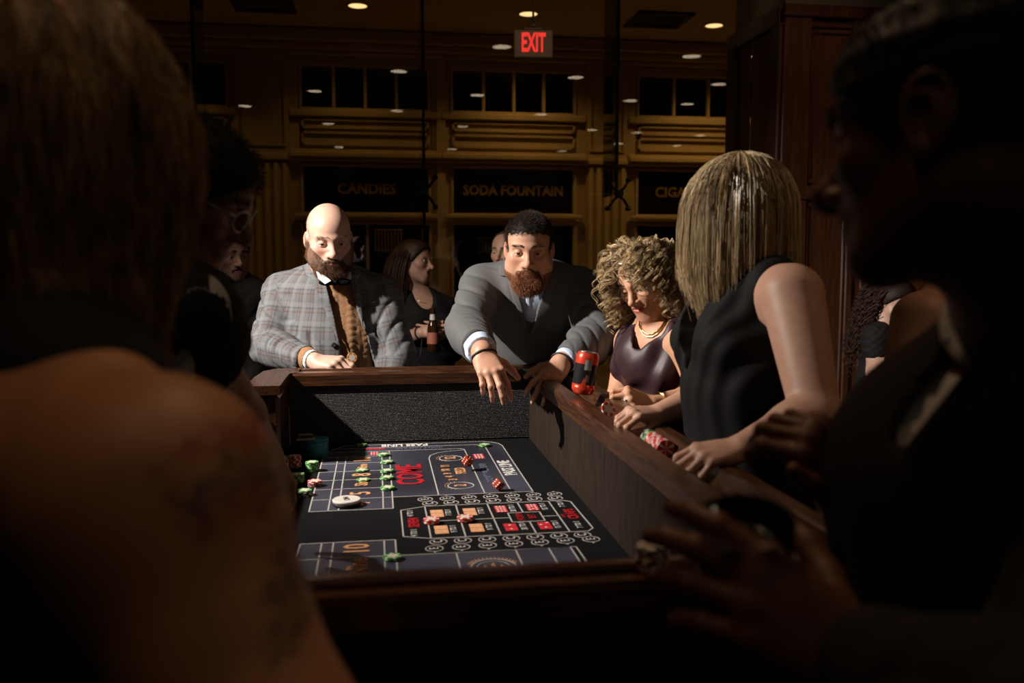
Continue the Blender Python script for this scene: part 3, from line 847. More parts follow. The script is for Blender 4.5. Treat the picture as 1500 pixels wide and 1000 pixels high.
# proposition box: card pairs, dice pairs, odds
reds, dots, cards, pale = MB(), MB(), MB(), MB()
def sq(mb, x0, y0, x1, y1, z0=Z1, z1=Z2): mb.box((x0, y0, z0), (x1, y1, z1))
def dice_print(x, y, w_, h_, n1, n2):
    PIP = {1: [(0, 0)], 2: [(-1, -1), (1, 1)], 3: [(-1, -1), (0, 0), (1, 1)], 4: [(-1, -1), (1, 1), (-1, 1), (1, -1)], 5: [(-1, -1), (1, 1), (-1, 1), (1, -1), (0, 0)], 6: [(-1, -1), (-1, 0), (-1, 1), (1, -1), (1, 0), (1, 1)]}
    for s, n in ((-1, n1), (1, n2)):
        sq(reds, x - w_ / 2, y + s * h_ / 4 - h_ / 4 + .001, x + w_ / 2, y + s * h_ / 4 + h_ / 4 - .001)
        for a, b in PIP[n]:
            cx, cy = x + b * w_ * .29, y + s * h_ / 4 + a * h_ * .13
            r = min(w_, h_ / 2) * .11
            dots.prism([(cx + r * math.cos(q * math.pi / 4), cy + r * math.sin(q * math.pi / 4)) for q in range(8)], Z2, Z3)
def card_print(x, y):
    for s in (-1, 1):
        sq(cards, x - .016, y + s * .016 - .015, x + .016, y + s * .016 + .015)
        for a in (-1, 1):
            for b in (-1, 1): sq(pale, x + a * .008 - .003, y + s * .016 + b * .007 - .0025, x + a * .008 + .003, y + s * .016 + b * .007 + .0025, Z2, Z3)
for x, y in ((.142, 2.181), (.225, 2.183), (.143, 2.046), (.227, 2.048)): card_print(x, y)
dice_print(.306, 2.196, .030, .058, 6, 6); dice_print(.388, 2.200, .030, .058, 5, 6); dice_print(.308, 2.041, .030, .058, 1, 1); dice_print(.391, 2.041, .030, .058, 1, 2)
dice_print(.319, 2.805, .034, .066, 6, 6); dice_print(-.015, 2.897, .030, .045, 6, 6); dice_print(-.018, 2.972, .075, .020, 2, 2)
for n_, mb, ik in (('printed_dice', reds, I_dicered), ('printed_pips', dots, I_dot), ('printed_cards', cards, I_card), ('card_pips', pale, I_pale)): tag(tp(n_, mb, ik), kind='stuff')
for t_, x, y in (('7 TO 1', .171, 2.183), ('7 TO 1', .254, 2.187), ('30 TO 1', .336, 2.197), ('15 TO 1', .418, 2.200), ('9 TO 1', .172, 2.046), ('9 TO 1', .258, 2.052), ('30 TO 1', .339, 2.045), ('15 TO 1', .420, 2.044),
                 ('7 TO 1', .467, 2.215), ('7 TO 1', .472, 2.035), ('4 TO 1', .076, 2.190), ('4 TO 1', .079, 2.030)): letter(t_, x, y, .022, I_white, sx=.82)
letter('CRAPS', .475, 2.125, .036, I_red, sx=.8, bold=.001); letter('ANY', .452, 2.112, .014, I_red)
letter('SEVEN', .082, 2.110, .036, I_red, sx=.75, bold=.001)
letter('HORN', .344, 2.119, .026, I_red, sx=.8); letter('BET', .374, 2.119, .026, I_red, sx=.8)

# ---- chips, dice, puck
def chip_mats(name, c1, c2):
    m = mat('chip_' + name, c1, .45)
    tc = N(m, 'ShaderNodeTexCoord'); sp = N(m, 'ShaderNodeSeparateXYZ'); L(m, tc.outputs['Object'], sp.inputs[0])
    at = N(m, 'ShaderNodeMath', operation='ARCTAN2'); L(m, sp.outputs[1], at.inputs[0]); L(m, sp.outputs[0], at.inputs[1])
    mu = N(m, 'ShaderNodeMath', operation='MULTIPLY'); mu.inputs[1].default_value = 6; L(m, at.outputs[0], mu.inputs[0])
    sn = N(m, 'ShaderNodeMath', operation='SINE'); L(m, mu.outputs[0], sn.inputs[0])
    gt = N(m, 'ShaderNodeMath', operation='GREATER_THAN'); gt.inputs[1].default_value = .45; L(m, sn.outputs[0], gt.inputs[0])
    mx = N(m, 'ShaderNodeMix', data_type='RGBA'); mx.inputs[6].default_value = (*c1, 1); mx.inputs[7].default_value = (*c2, 1)
    L(m, gt.outputs[0], mx.inputs[0]); L(m, mx.outputs[2], _pr(m).inputs['Base Color']); return m
CHIP = {'red': chip_mats('red', (.50, .012, .018), (.75, .66, .60)), 'green': chip_mats('green', (.035, .20, .03), (.35, .55, .25)), 'black': chip_mats('black', (.012, .012, .014), (.6, .58, .55)),
        'white': chip_mats('white', (.62, .58, .54), (.1, .1, .12)), 'orange': chip_mats('orange', (.5, .16, .02), (.55, .45, .25)), 'plum': chip_mats('plum', (.10, .02, .03), (.25, .15, .12))}
M_inlay = mat('chip_inlay', (.62, .55, .48), .5)
CR_, CT = .0195, .0033
chip_me = {k: MB().lathe([(CR_ * .62, 0), (CR_ * .97, 0), (CR_, .0006), (CR_, CT - .0006), (CR_ * .97, CT), (CR_ * .62, CT)], (0, 0, 0), 24, smooth=False).mesh('chip') for k in CHIP}
for k in CHIP: chip_me[k].materials.append(CHIP[k])
inlay_me = MB().lathe([(CR_ * .6, CT), (CR_ * .6, CT + .0002), (.0004, CT + .0002)], (0, 0, 0), 16, smooth=False).mesh('inlay'); inlay_me.materials.append(M_inlay)
def chip(color, p, label, group, rot=None, inlay=True):
    o = tag(obj('poker_chip', chip_me[color]), label, 'chip', group)
    o.location = p
    o.rotation_euler = rot if rot is not None else (0, 0, random.random() * 6)
    if inlay: obj('inlay', inlay_me, None, o, keep=False)
    return o
def on_bed(px, py): q = atz(px, py, ZB); return q
ORD = ['first', 'second', 'third', 'fourth', 'fifth', 'sixth', 'seventh', 'eighth', 'ninth', 'tenth', 'eleventh', 'twelfth', 'thirteenth', 'fourteenth', 'fifteenth', 'sixteenth', 'seventeenth', 'eighteenth', 'nineteenth', 'twentieth', 'twenty-first',
       'twenty-second', 'twenty-third', 'twenty-fourth', 'twenty-fifth', 'twenty-sixth', 'twenty-seventh', 'twenty-eighth', 'twenty-ninth', 'thirtieth', 'thirty-first', 'thirty-second', 'thirty-third', 'thirty-fourth', 'thirty-fifth', 'thirty-sixth']
def stack(color, x, y, n, where, z0=ZB, topc=None, topn=1):
    for i in range(n):
        c_ = topc if (topc and i >= n - topn) else color
        lab = ('%s chip on top of ' % c_ if i == n - 1 else '%s chip %s up in ' % (c_, ORD[i])) + where
        chip(c_, (x + random.uniform(-.0012, .0012), y + random.uniform(-.0012, .0012), z0 + .0002 + i * CT), lab, '%s chips in %s' % (c_, where), inlay=i == n - 1)
X0 = ZB + .0018
for i, (px, py, wh) in enumerate([(528, 653, 'by the upside-down PASS LINE lettering'), (561, 667, 'on the line beyond 10'), (566, 678, 'on the line beside NINE'), (566, 691, 'on the line beside the printed eight'), (566, 701, 'on the line beside SIX'),
                                 (567, 716, 'on the line beside the printed five'), (530, 689, 'lying on NINE'), (532, 703, 'lying on SIX'), (709, 653, 'at the rounded corner of the pass line'), (574, 818, 'on the near line beside Nine')]):
    q = atz(px, py, X0)
    for j in range(2 if i not in (6, 7) else 1):
        chip('green', (q[0] + .002 * j, q[1], X0 + .0002 + j * CT), '%s green chip %s' % (('single', 'lower', 'upper')[0 if i in (6, 7) else j + 1], wh), 'green chips bet on the layout', inlay=(j == 1 or i in (6, 7)))
for i, (px, py) in enumerate([(632, 765), (681, 762)]):
    q = atz(px, py, X0)
    for j in range(3): chip('red', (q[0] + .0015 * (j % 2), q[1], X0 + .0002 + j * CT), '%s red chip of the small pile on the %s card box line' % (('bottom', 'middle', 'top')[j], ('first', 'second')[i]), 'red chips on the card boxes', inlay=j == 2)
pk = thing('puck', 'white and black ON puck lying on the number 4', 'puck', (atz(508, 740, ZB)[0], atz(508, 740, ZB)[1], X0))
MB().lathe([(.034, 0), (.0365, .002), (.0365, .007), (.034, .008)], (0, 0, 0), 40).build('black_side', M_apron, pk, keep=False)
MB().lathe([(.034, .0081), (.0365, .009), (.0365, .014), (.0345, .016)], (0, 0, 0), 40).build('white_side', mat('puck_white', (.62, .57, .52), .45), pk, keep=False)
o = obj('lettering', text_mesh('ON', 'lettering', .022, .0004), M_apron, pk, keep=False); o.location = (0, 0, .0165); o.rotation_euler = (0, 0, math.radians(100))
M_dice = mat('red_dice', (.38, .035, .012), .15, spec=.5, Transmission_Weight=.25, IOR=1.49)
def die(px, py, z, rot, label):
    q = atz(px, py, z)
    t = thing('die', label, 'die', (q[0], q[1], z)); t.rotation_euler = rot
    MB().box((-.0125, -.0125, -.0125), (.0125, .0125, .0125), .0022).build('cube_body', M_dice, t, keep=False)
    pp = MB()
    for ax_, s, n in ((2, 1, 5), (1, -1, 3), (0, -1, 6), (0, 1, 1), (1, 1, 4), (2, -1, 2)):
        P_ = {1: [(0, 0)], 2: [(-1, -1), (1, 1)], 3: [(-1, -1), (0, 0), (1, 1)], 4: [(-1, -1), (1, 1), (-1, 1), (1, -1)], 5: [(-1, -1), (1, 1), (-1, 1), (1, -1), (0, 0)], 6: [(-1, -1), (-1, 0), (-1, 1), (1, -1), (1, 0), (1, 1)]}[n]
        for a, b in P_:
            c_ = [0, 0, 0]; o1, o2 = [i for i in range(3) if i != ax_]; c_[o1] = a * .0065; c_[o2] = b * .0065; c_[ax_] = s * .0125
            pp.lathe([(.0018, -.0003), (.0018, .0003)], c_, 8, axis=ax_, smooth=False)
    pp.build('pips', I_dot, t, keep=False)
die(685, 675, ZB + .030, (.5, .3, .6), 'red translucent die tumbling beside the FIELD lettering')
die(730, 709, ZB + .019, (.6, .5, .9), "red translucent die tumbling over the DON'T PASS lettering")
# dealer's chip bank
def bank(color, px, py, n, where, **kw):
    q = atz(px, py, ZB); stack(color, q[0], q[1], n, where, **kw)
bank('green', 457, 690, 9, 'the short green stack in front of the teal tub')
bank('plum', 461, 712, 5, 'the dark stack under the red chips at the dealer side', topc='red', topn=2)
bank('red', 432, 684, 11, 'the tall red stack left of the teal tub')
bank('red', 414, 686, 11, 'the red stack nearest the water bottle', topc='green', topn=2)
bank('green', 436, 705, 7, 'the green stack in the shade before the red ones')
bank('orange', 421, 716, 6, 'the orange stack by the bare arm')
bank('black', 446, 726, 5, 'the black stack nearest the dealer edge', topc='green', topn=1)
q = atz(463, 668, ZB); q[2] = ZB + .0003
tub = thing('round_tub', 'teal round tub at the far end of the chip bank', 'tub', tuple(q))
M_teal = mat('teal_plastic', (.015, .19, .23), .4)
MB().lathe([(.038, 0), (.040, .002), (.040, .050), (.0385, .052)], (0, 0, 0), 40).build('body', M_teal, tub, keep=False)
MB().lathe([(.041, .0525), (.0415, .055), (.041, .059), (.036, .060)], (0, 0, 0), 40).build('lid', M_teal, tub, keep=False)
cd = MB()
cd.add([(-.035, -.03, 0), (.02, -.03, 0), (.02, .02, 0), (-.035, .02, 0), (-.035, -.03, .0012), (.02, -.03, .0012), (.02, .02, .0012), (-.035, .02, .0012)], [(0, 3, 2, 1), (4, 5, 6, 7), (0, 1, 5, 4), (1, 2, 6, 5), (2, 3, 7, 6), (3, 0, 4, 7)])
cd.add([(-.035, .02, .0013), (.02, .02, .0013), (.012, -.018, .018), (-.030, -.018, .018), (-.035, .02, .0024), (.02, .02, .0024), (.012, -.018, .0191), (-.030, -.018, .0191)], [(0, 3, 2, 1), (4, 5, 6, 7), (0, 1, 5, 4), (1, 2, 6, 5), (2, 3, 7, 6), (3, 0, 4, 7)])
o = cd.build('folded_card', mat('card_paper', (.42, .38, .35), .7)); o.location = (q[0] - .022, q[1] - .004, ZB + .0602); tag(o, 'folded white paper slip lying on the teal tub', 'paper')

# ---- chips in the rail groove, standing on edge
def groove_row(px, py, colors, label, y_dir=-1, tilt=0.0):
    q = atz(px, py, ZT); x = XRT + .071; z = ZT - .032 + CR_ - .001
    k_ = 0
    for c_, n in colors:
        for _ in range(n):
            chip(c_, (x, q[1] + y_dir * k_ * (CT + .0002), z), '%s chip %s along the row %s' % (c_, ORD[k_], label), 'chips in the row %s' % label, rot=(math.pi / 2, random.random() * 6, 0), inlay=(k_ == 0))
            k_ += 1
groove_row(944, 632, [('black', 5), ('green', 4), ('red', 26)], "between the blonde woman's hands")
q = atz(876, 598, ZT)
for i in range(2): chip('red', (XRT + .060, q[1] - .004 * i, ZT - .022 + CR_), '%s red chip leaning in the rail beside the soda can' % ('front', 'rear')[1 - i], 'red chips beside the can', rot=(math.radians(62), 0, math.radians(14)), inlay=True)
q = atz(775, 545, ZT); chip('green', (q[0], q[1], ZT + .004), "green chip lying on the far corner by the bearded man's hand", 'chips at the far corner', rot=(.15, .1, .3))
q = atz(765, 543, ZT); chip('black', (q[0] + .004, q[1] + .015, ZT + .003), "black chip lying on the far corner by the bearded man's hand", 'chips at the far corner', rot=(.05, .1, .3))
q = atz(955, 832, ZT)
for j in range(9): chip(('white', 'orange', 'white', 'black')[j % 4], (q[0] + random.uniform(-.002, .002), q[1], ZT + .0003 + j * CT), '%s chip from the bottom of the blurred stack on the near rail' % ORD[j], 'chips stacked on the near rail', inlay=j == 8)
# gold-and-black token held by the bald man
q = atz(515, 533, ZT)
o = chip('orange', (q[0], q[1] + .05, ZT + .018), 'black and gold token standing at the fingertips of the bald man', None, rot=(math.radians(80), 0, .3)); o.name = 'token'
# soda can, in a holder clamped on the outer rail
can_p = atz(855, 585, ZT); can_p[0] = XRT + .10
can_p = V(XRT + .115, 2.34, ZT + .0005)
can_p = V(*atz(853, 580, ZT)); can_p[2] = ZT + .001
sc = thing('soda_can', 'red and black soda can standing on the wooden rail', 'can', tuple(can_p))
sc.rotation_euler = (0, math.radians(8), 0); sc.location.z += .0045
M_canr, M_cank, M_alu = mat('can_red', (.62, .055, .022), .28, .35), mat('can_black', (.012, .012, .014), .3, .2), mat('aluminium', (.7, .7, .7), .25, 1.0)
MB().lathe([(.024, .001), (.0265, .004), (.032, .012), (.033, .016), (.033, .030)], (0, 0, 0), 40).build('red_band', M_canr, sc, keep=False)
MB().lathe([(.033, .030), (.033, .088)], (0, 0, 0), 40, cap=False).build('black_body', M_cank, sc, keep=False)
MB().lathe([(.033, .088), (.033, .106), (.0305, .114), (.0275, .1195)], (0, 0, 0), 40, cap=False).build('red_shoulder', M_canr, sc, keep=False)
MB().lathe([(.0275, .1195), (.0282, .1215), (.0270, .1225), (.0255, .1205), (.0250, .1190), (.0005, .1188)], (0, 0, 0), 40).build('can_lid', M_alu, sc, keep=False)
MB().box((-.004, -.016, .1191), (.004, .006, .1205), .0006).build('pull_tab', M_alu, sc, keep=False)
for a0, a1, z0, z1, m_ in ((-2.2, -1.5, .02, .052, M_canr), (-1.95, -1.35, .072, .100, mat('can_grey', (.25, .27, .28), .35)), (-1.75, -1.45, .038, .058, mat('can_olive', (.22, .20, .15), .4))):
    v, f = [], []
    for i in range(9):
        a = a0 + (a1 - a0) * i / 8; tap = 1 - abs(i - 4) / 4 if m_ is M_canr else 1
        for z in (z0, z0 + (z1 - z0) * max(tap, .25)): v.append((.0333 * math.cos(a), .0333 * math.sin(a), z))
    for i in range(8): f.append((2 * i, 2 * i + 2, 2 * i + 3, 2 * i + 1))
    MB().add(v, f, True).build('printed_patch', m_, sc, keep=False)
# water bottle on a small stand beyond the dealer side
bq = atd(383, 580, 3.22) - V(.012, 0, .136)
bt = thing('water_bottle', 'clear plastic water bottle with white cap at the dealer side', 'bottle', tuple(bq))
M_clear = glass_mat('clear_plastic', (.8, .8, .8), 2.5)
MB().lathe([(.001, .001), (.030, .002), (.032, .01), (.032, .05), (.030, .055), (.032, .06), (.032, .085), (.024, .105), (.013, .118), (.013, .126)], (0, 0, 0), 24, cap=False).build('bottle_body', M_clear, bt, keep=False)
MB().lathe([(.0325, .03), (.0328, .034), (.0328, .056), (.0325, .06)], (0, 0, 0), 24, cap=False).build('bottle_label', mat('bottle_label', (.30, .17, .12), .6), bt, keep=False)
MB().lathe([(.0155, .120), (.0155, .134), (.0145, .136)], (0, 0, 0), 20).build('cap', M_white, bt, keep=False)
sd = thing('drink_stand', 'small round black drink stand under the water bottle', 'table', (bq[0], bq[1], 0))
MB().lathe([(.07, 0), (.07, .012), (.015, .03)], (0, 0, 0), 28).build('base', M_black, sd, keep=False)
MB().lathe([(.018, .031), (.018, bq[2] - .021)], (0, 0, 0), 16).build('column', M_black, sd, keep=False)
MB().lathe([(.045, bq[2] - .02), (.048, bq[2] - .012), (.048, bq[2] - .001)], (0, 0, 0), 32).build('table_top', M_black, sd, keep=False)
# ================================================================== people: shared anatomy
def skin_mat(name, rough=0.5, sss=0.0):
    m = mat(name, (.5, .3, .22), rough, spec=.42)
    a = N(m, 'ShaderNodeAttribute', attribute_name='tint')
    tc = N(m, 'ShaderNodeTexCoord'); nz = N(m, 'ShaderNodeTexNoise'); nz.inputs['Scale'].default_value = 55; nz.inputs['Detail'].default_value = 5
    L(m, tc.outputs['Object'], nz.inputs[0])
    mr = N(m, 'ShaderNodeMapRange'); mr.inputs['To Min'].default_value = .86; mr.inputs['To Max'].default_value = 1.12; L(m, nz.outputs[0], mr.inputs[0])
    mx = N(m, 'ShaderNodeMix', data_type='RGBA', blend_type='MULTIPLY'); mx.inputs[0].default_value = 1.0
    L(m, a.outputs['Color'], mx.inputs[6]); L(m, mr.outputs[0], mx.inputs[7]); L(m, mx.outputs[2], _pr(m).inputs['Base Color'])
    n2 = N(m, 'ShaderNodeTexNoise'); n2.inputs['Scale'].default_value = 320; n2.inputs['Detail'].default_value = 3; L(m, tc.outputs['Object'], n2.inputs[0])
    b = N(m, 'ShaderNodeBump'); b.inputs['Strength'].default_value = .18; b.inputs['Distance'].default_value = .001
    L(m, n2.outputs[0], b.inputs['Height']); L(m, b.outputs[0], _pr(m).inputs['Normal'])
    return m
M_skin = skin_mat('skin')
M_eye = mat('eye_white', (.55, .50, .47), .15)
M_iris = mat('iris_brown', (.045, .022, .012), .1)
M_pupil = mat('pupil', (.004, .004, .004), .05)
M_hairs = {}
def hair_mat(name, c1, c2, rough=.38, spec=.6, c3=None, scale=900):
    """strand colours vary from strand to strand through the 'tint' attribute"""
    m = mat(name, c1, rough, spec=spec)
    a = N(m, 'ShaderNodeAttribute', attribute_name='tint')
    L(m, a.outputs['Color'], _pr(m).inputs['Base Color'])
    m['c'] = [*c1, *c2]
    return m

class Head(Frame):
    """ops of a head in the frame's axes; origin between the ears at eye height; s scales (1 = 0.235 m tall)"""
    def __init__(h, fr, s=1.0, jaw=1.0, wide=1.0, nose=1.0, chin=1.0, lips=1.0, female=False, neck=None, neck_r=.056, ear=True, mouth_open=0.0, smile=0.0, brow=1.0, fat=0.0, ear_detail=False, lid=0.0, eyes=True):
        Frame.__init__(h, fr.o, fr.x, fr.y, fr.z); h.s = s; h.wide = wide; h.lid = lid; h.eyes_on = eyes
        p = lambda x, y, z: h.P(x * wide, y, z, s)
        E = lambda x, y, z, rx, ry, rz, k=.02, sub=False: ell(p(x, y, z), V(rx * wide, ry, rz) * s, h.M, k * s, sub)
        C = lambda a, b, ra, rb, k=.01, sub=False: cone(p(*a), p(*b), ra * s, rb * s, k * s, sub)
        B = lambda a, r, k=.01, sub=False: ball(p(*a), r * s, k * s, sub)
        f = 0.8 if female else 1.0
        o = [E(0, -.014, .040, .075, .096, .080), E(0, .040, .036, .060, .050, .060, .03), E(0, .030, -.035, .060, .062, .078, .03)]
        for sx in (-1, 1):
            o += [C((sx * .054 * jaw, -.002, -.055), (sx * .022 * chin, .066, -.098), .020, .015, .03), E(sx * .040, .056, -.020, .026, .026, .022, .02)]
            if fat: o += [E(sx * .046, .030, -.060, .030, .036, .036, .03)]
        o += [E(0, .070, -.101, .022 * chin, .018, .018, .022)]
        if fat: o += [E(0, .03, -.105, .045, .045, .028, .03)]
        # brow, sockets
        for sx in (-1, 1):
            o += [C((sx * .010, .088, .017), (sx * .044, .070, .021), .0085 * brow, .008, .016)]
        o += [B((0, .083, .012), .012, .012)]
        for sx in (-1, 1): o += [E(sx * .033, .096, -.001, .020, .020, .0125, .016, True)]
        # nose
        o += [C((0, .087, .006), (0, .108 + .003 * nose, -.033), .0075, .0105 * nose, .012), B((0, .110 + .003 * nose, -.035), .0105 * nose, .008)]
        for sx in (-1, 1): o += [E(sx * .0125 * nose, .097, -.039, .0085, .011, .0078, .007)]
        for sx in (-1, 1): o += [E(sx * .0065, .104, -.0475, .0042, .006, .004, .003, True)]
        # mouth
        my = .0885
        o += [E(0, my - .006, -.064, .028, .013, .024, .018)]
        cz = .006 * smile
        o += [E(sx * .011, my + .0015, -.0600, .0145, .0062, .0046 * lips, .007) for sx in (-1, 1)]
        o += [E(0, my + .001, -.0703 - .008 * mouth_open, .0175, .0068, .0056 * lips, .007)]
        dz = lambda x: cz * (abs(x) / .026) ** 2
        pts = [p(x, my + .0082 - 12 * x * x, -.0647 - .003 * mouth_open + dz(x)) for x in np.linspace(-.027, .027, 7)]
        o += chain(pts, [(.0016 + .005 * mouth_open * (1 - abs(i - 3) / 3)) * s for i in range(7)], .004 * s, True)
        h.nlab = p
        # ears
        if ear:
            for sx in (-1, 1):
                M = np.stack([h.D(1, sx * .45, 0), h.D(-sx * .45, 1, -.15), h.D(0, .15, 1)], 1); M /= np.linalg.norm(M, axis=0)
                o += [ell(p(sx * .078, -.012, -.004), V(.0070, .0170, .0285) * s, M, .006 * s), ell(p(sx * .073, -.002, -.004), V(.010, .012, .018) * s, M, .008 * s)]
                o += [ell(p(sx * .0865, -.009, -.001), V(.006, .010, .0185) * s, M, .005 * s, True)]
                if ear_detail:
                    e = [p(sx * (.084 + .003 * math.cos(a)), -.013 + .0175 * math.cos(a), .001 + .029 * math.sin(a)) for a in np.linspace(-1.2, 3.6, 14)]
                    o += chain(e, [.0032 * s] * 14, .003 * s)
                    e = [p(sx * .085, -.010 + .009 * math.cos(a), .0 + .016 * math.sin(a)) for a in np.linspace(.9, 3.9, 8)]
                    o += chain(e, [.0030 * s] * 8, .003 * s)
                    o += [B((sx * .080, .003, -.006), .0055, .004), E(sx * .082, -.004, -.029, .006, .009, .009, .006)]
        # eyelids
        for sx in (-1, 1):
            c, r = p(sx * .0325, .0735, 0), .0146 * s
            up, fw = h.z, h.y
            def lidfn(X, Y, Z, c=c, r=r, lo_=0.0030 - .0085 * lid, hi_=-.0052, sx=sx):
                x, y, z = X - c[0], Y - c[1], Z - c[2]
                d = np.sqrt(x * x + y * y + z * z) - r
                zz = x * h.z[0] + y * h.z[1] + z * h.z[2]; yy = x * h.y[0] + y * h.y[1] + z * h.y[2]; xx = x * h.x[0] + y * h.x[1] + z * h.x[2]
                al = np.maximum(hi_ * s + 18 * xx * xx / 1.0 - zz, zz - lo_ * s + 18 * xx * xx / 1.0)
                return np.maximum(d, -np.minimum(-al, 1e3) if False else np.maximum(-(np.maximum(zz - (lo_ * s - 16 * xx * xx / s), (hi_ * s + 10 * xx * xx / s) - zz)), -yy - .004))
            o += [dict(fn=lidfn, lo=c - r, hi=c + r, k=.004 * s, sub=False)]
        h.neck_ops = []
        if neck is not None:
            a = p(0, -.022, -.050); nk = np.asarray(neck, float)
            o += [cone(a, nk, neck_r * s, neck_r * 1.08 * s, .03 * s)]
        h.ops = o
        h.fine = (p(0, 0, 0) - .15 * s, p(0, 0, 0) + .15 * s)
    def eyes(h, parent, gaze=(0, 1, 0), iris=None):
        """eyeballs as children"""
        if not h.eyes_on: return
        g = nrm(h.D(*gaze)); q = Vector(g).to_track_quat('Z', 'Y').to_matrix()
        for sx in (-1, 1):
            c = h.P(sx * .0325 * h.wide, .0735, 0, h.s); r = .0132 * h.s
            mb = MB(); prof = [(r * math.sin(a), r * math.cos(a)) for a in np.linspace(.001, math.pi - .001, 13)]
            mb.lathe(prof, (0, 0, 0), 20, cap=False)
            me = mb.mesh('eye'); me.transform(q.to_4x4()); me.transform(Matrix.Translation(Vector(c)))
            e = obj('eye', me, M_eye, parent)
            mb = MB(); mb.lathe([(r * 1.012 * math.sin(a), r * 1.012 * math.cos(a)) for a in np.linspace(.16, .46, 4)], (0, 0, 0), 20, cap=False)
            me = mb.mesh('iris'); me.transform(q.to_4x4()); me.transform(Matrix.Translation(Vector(c))); obj('iris', me, iris or M_iris, e)
            mb = MB(); mb.lathe([(r * 1.014 * math.sin(a), r * 1.014 * math.cos(a)) for a in np.linspace(.001, .17, 3)], (0, 0, 0), 16, cap=False)
            me = mb.mesh('pupil'); me.transform(q.to_4x4()); me.transform(Matrix.Translation(Vector(c))); obj('pupil', me, M_pupil, e)
    def L3(h, P):
        d = (P - h.o) / h.s; return d @ h.x / h.wide, d @ h.y, d @ h.z
    def tint(h, P, col, base, lipc=(.42, .12, .10), lipk=.8, flush=.35, lash=0.0):
        """local skin colours: lips, cheeks, nose, eyelids"""
        x, y, z = h.L3(P)
        def blob(cx, cy, cz, rx, ry, rz): return np.exp(-(((x - cx) / rx) ** 2 + ((y - cy) / ry) ** 2 + ((z - cz) / rz) ** 2) * 1.5)
        red = V(.62, .20, .15) if base[0] > .2 else np.array(base) * V(1.2, .8, .75)
        w = flush * (blob(-.042, .075, -.03, .02, .03, .018) + blob(.042, .075, -.03, .02, .03, .018) + .9 * blob(0, .115, -.036, .014, .02, .014))
        for sx in (-1, 1): w = w + flush * .9 * blob(sx * .082, -.01, 0, .02, .03, .035)
        col = col * (1 - w[:, None].clip(0, .6)) + red * w[:, None].clip(0, .6)
        wl = lipk * ((((x / .024) ** 2 + ((z + .0655) / .0115) ** 2) < 1) & (y > .078)).astype(float)
        col = col * (1 - wl[:, None]) + np.array(lipc) * wl[:, None]
        if lash:
            for sx in (-1, 1):
                wl = lash * ((((x - sx * .033) / .017) ** 2 + ((z - .002 + .0085 * h.lid) / .0035) ** 2) < 1) * (y > .06)
                col = col * (1 - wl[:, None]) + V(.02, .012, .01) * wl[:, None]
        return col

def hand_ops(w, d, n, side, s=1.0, curl=((.3, .4, .3),) * 4, spread=(.12, .03, -.06, -.15), thumb=((.75, .55, -.35), (.25, .9, -.35), (.1, .95, -.3)), female=False):
    """w wrist, d direction of the fingers, n normal of the back of the hand, side 'R' or 'L'; curl in radians per joint, index first"""
    w, d = np.asarray(w, float), nrm(d); n = nrm(np.asarray(n, float) - d * (np.asarray(n, float) @ d))
    t = np.cross(n, d) if side == 'R' else np.cross(d, n)      # towards the thumb: right hand, palm down, fingers ahead -> thumb left
    t = -t if False else t
    th = .86 if female else 1.0
    p = lambda a, b, c: w + (t * a + d * b + n * c) * s
    mcp = [(.029, .092, .002), (.0095, .096, .004), (-.011, .091, .003), (-.030, .081, -.002)]
    ln_ = [(.043, .026, .021), (.047, .030, .022), (.043, .028, .022), (.034, .021, .020)]
    rad = [.0098, .0100, .0094, .0084]
    o = []; tips = []
    for i, m in enumerate(mcp):
        a = (m[0] * .55, .012, 0)
        o.append(cone(p(*a), p(*m), .0155 * s * th, rad[i] * 1.18 * s * th, .012 * s))
        pos = p(*m); ang = 0.0; fd = d * math.cos(spread[i]) + t * math.sin(spread[i])
        pts = [pos]; o.append(ball(p(m[0], m[1] - .001, m[2] + .002), rad[i] * 1.12 * s * th, .006 * s))
        for j in range(3):
            ang += curl[i][j]
            pos = pos + (fd * math.cos(ang) - n * math.sin(ang)) * ln_[i][j] * s
            pts.append(pos)
        r = [rad[i] * 1.05 * s * th, rad[i] * .98 * s * th, rad[i] * .88 * s * th, rad[i] * .72 * s * th]
        o += chain(pts, r, .0035 * s); tips.append(pts)
        o.append(ball(pts[1] + n * .0 , rad[i] * 1.03 * s * th, .003 * s))
    o.append(ell(p(0, .052, -.001), V(.036 * th, .048, .0135) * s, np.stack([t, d, n], 1), .014 * s))
    pos = p(.016, .016, -.008); pts = [pos]
    for v, l_ in zip(thumb, (.046, .034, .028)):
        pos = pos + nrm(t * v[0] + d * v[1] + n * v[2]) * l_ * s; pts.append(pos)
    o += chain(pts, [.0185 * s * th, .0122 * s * th, .0112 * s * th, .0085 * s * th], .006 * s)
    o.append(ell(p(.018, .036, -.011), V(.018, .030, .013) * s * th, np.stack([t, d, n], 1), .012 * s))
    o.append(ell(p(-.024, .032, -.010), V(.013, .032, .012) * s * th, np.stack([t, d, n], 1), .012 * s))
    allp = np.concatenate([np.array(q) for q in tips] + [np.array(pts), w[None]])
    return dict(ops=o, fine=(allp.min(0) - .02, allp.max(0) + .02), tips=tips, thumb=pts, t=t, d=d, n=n, w=w)

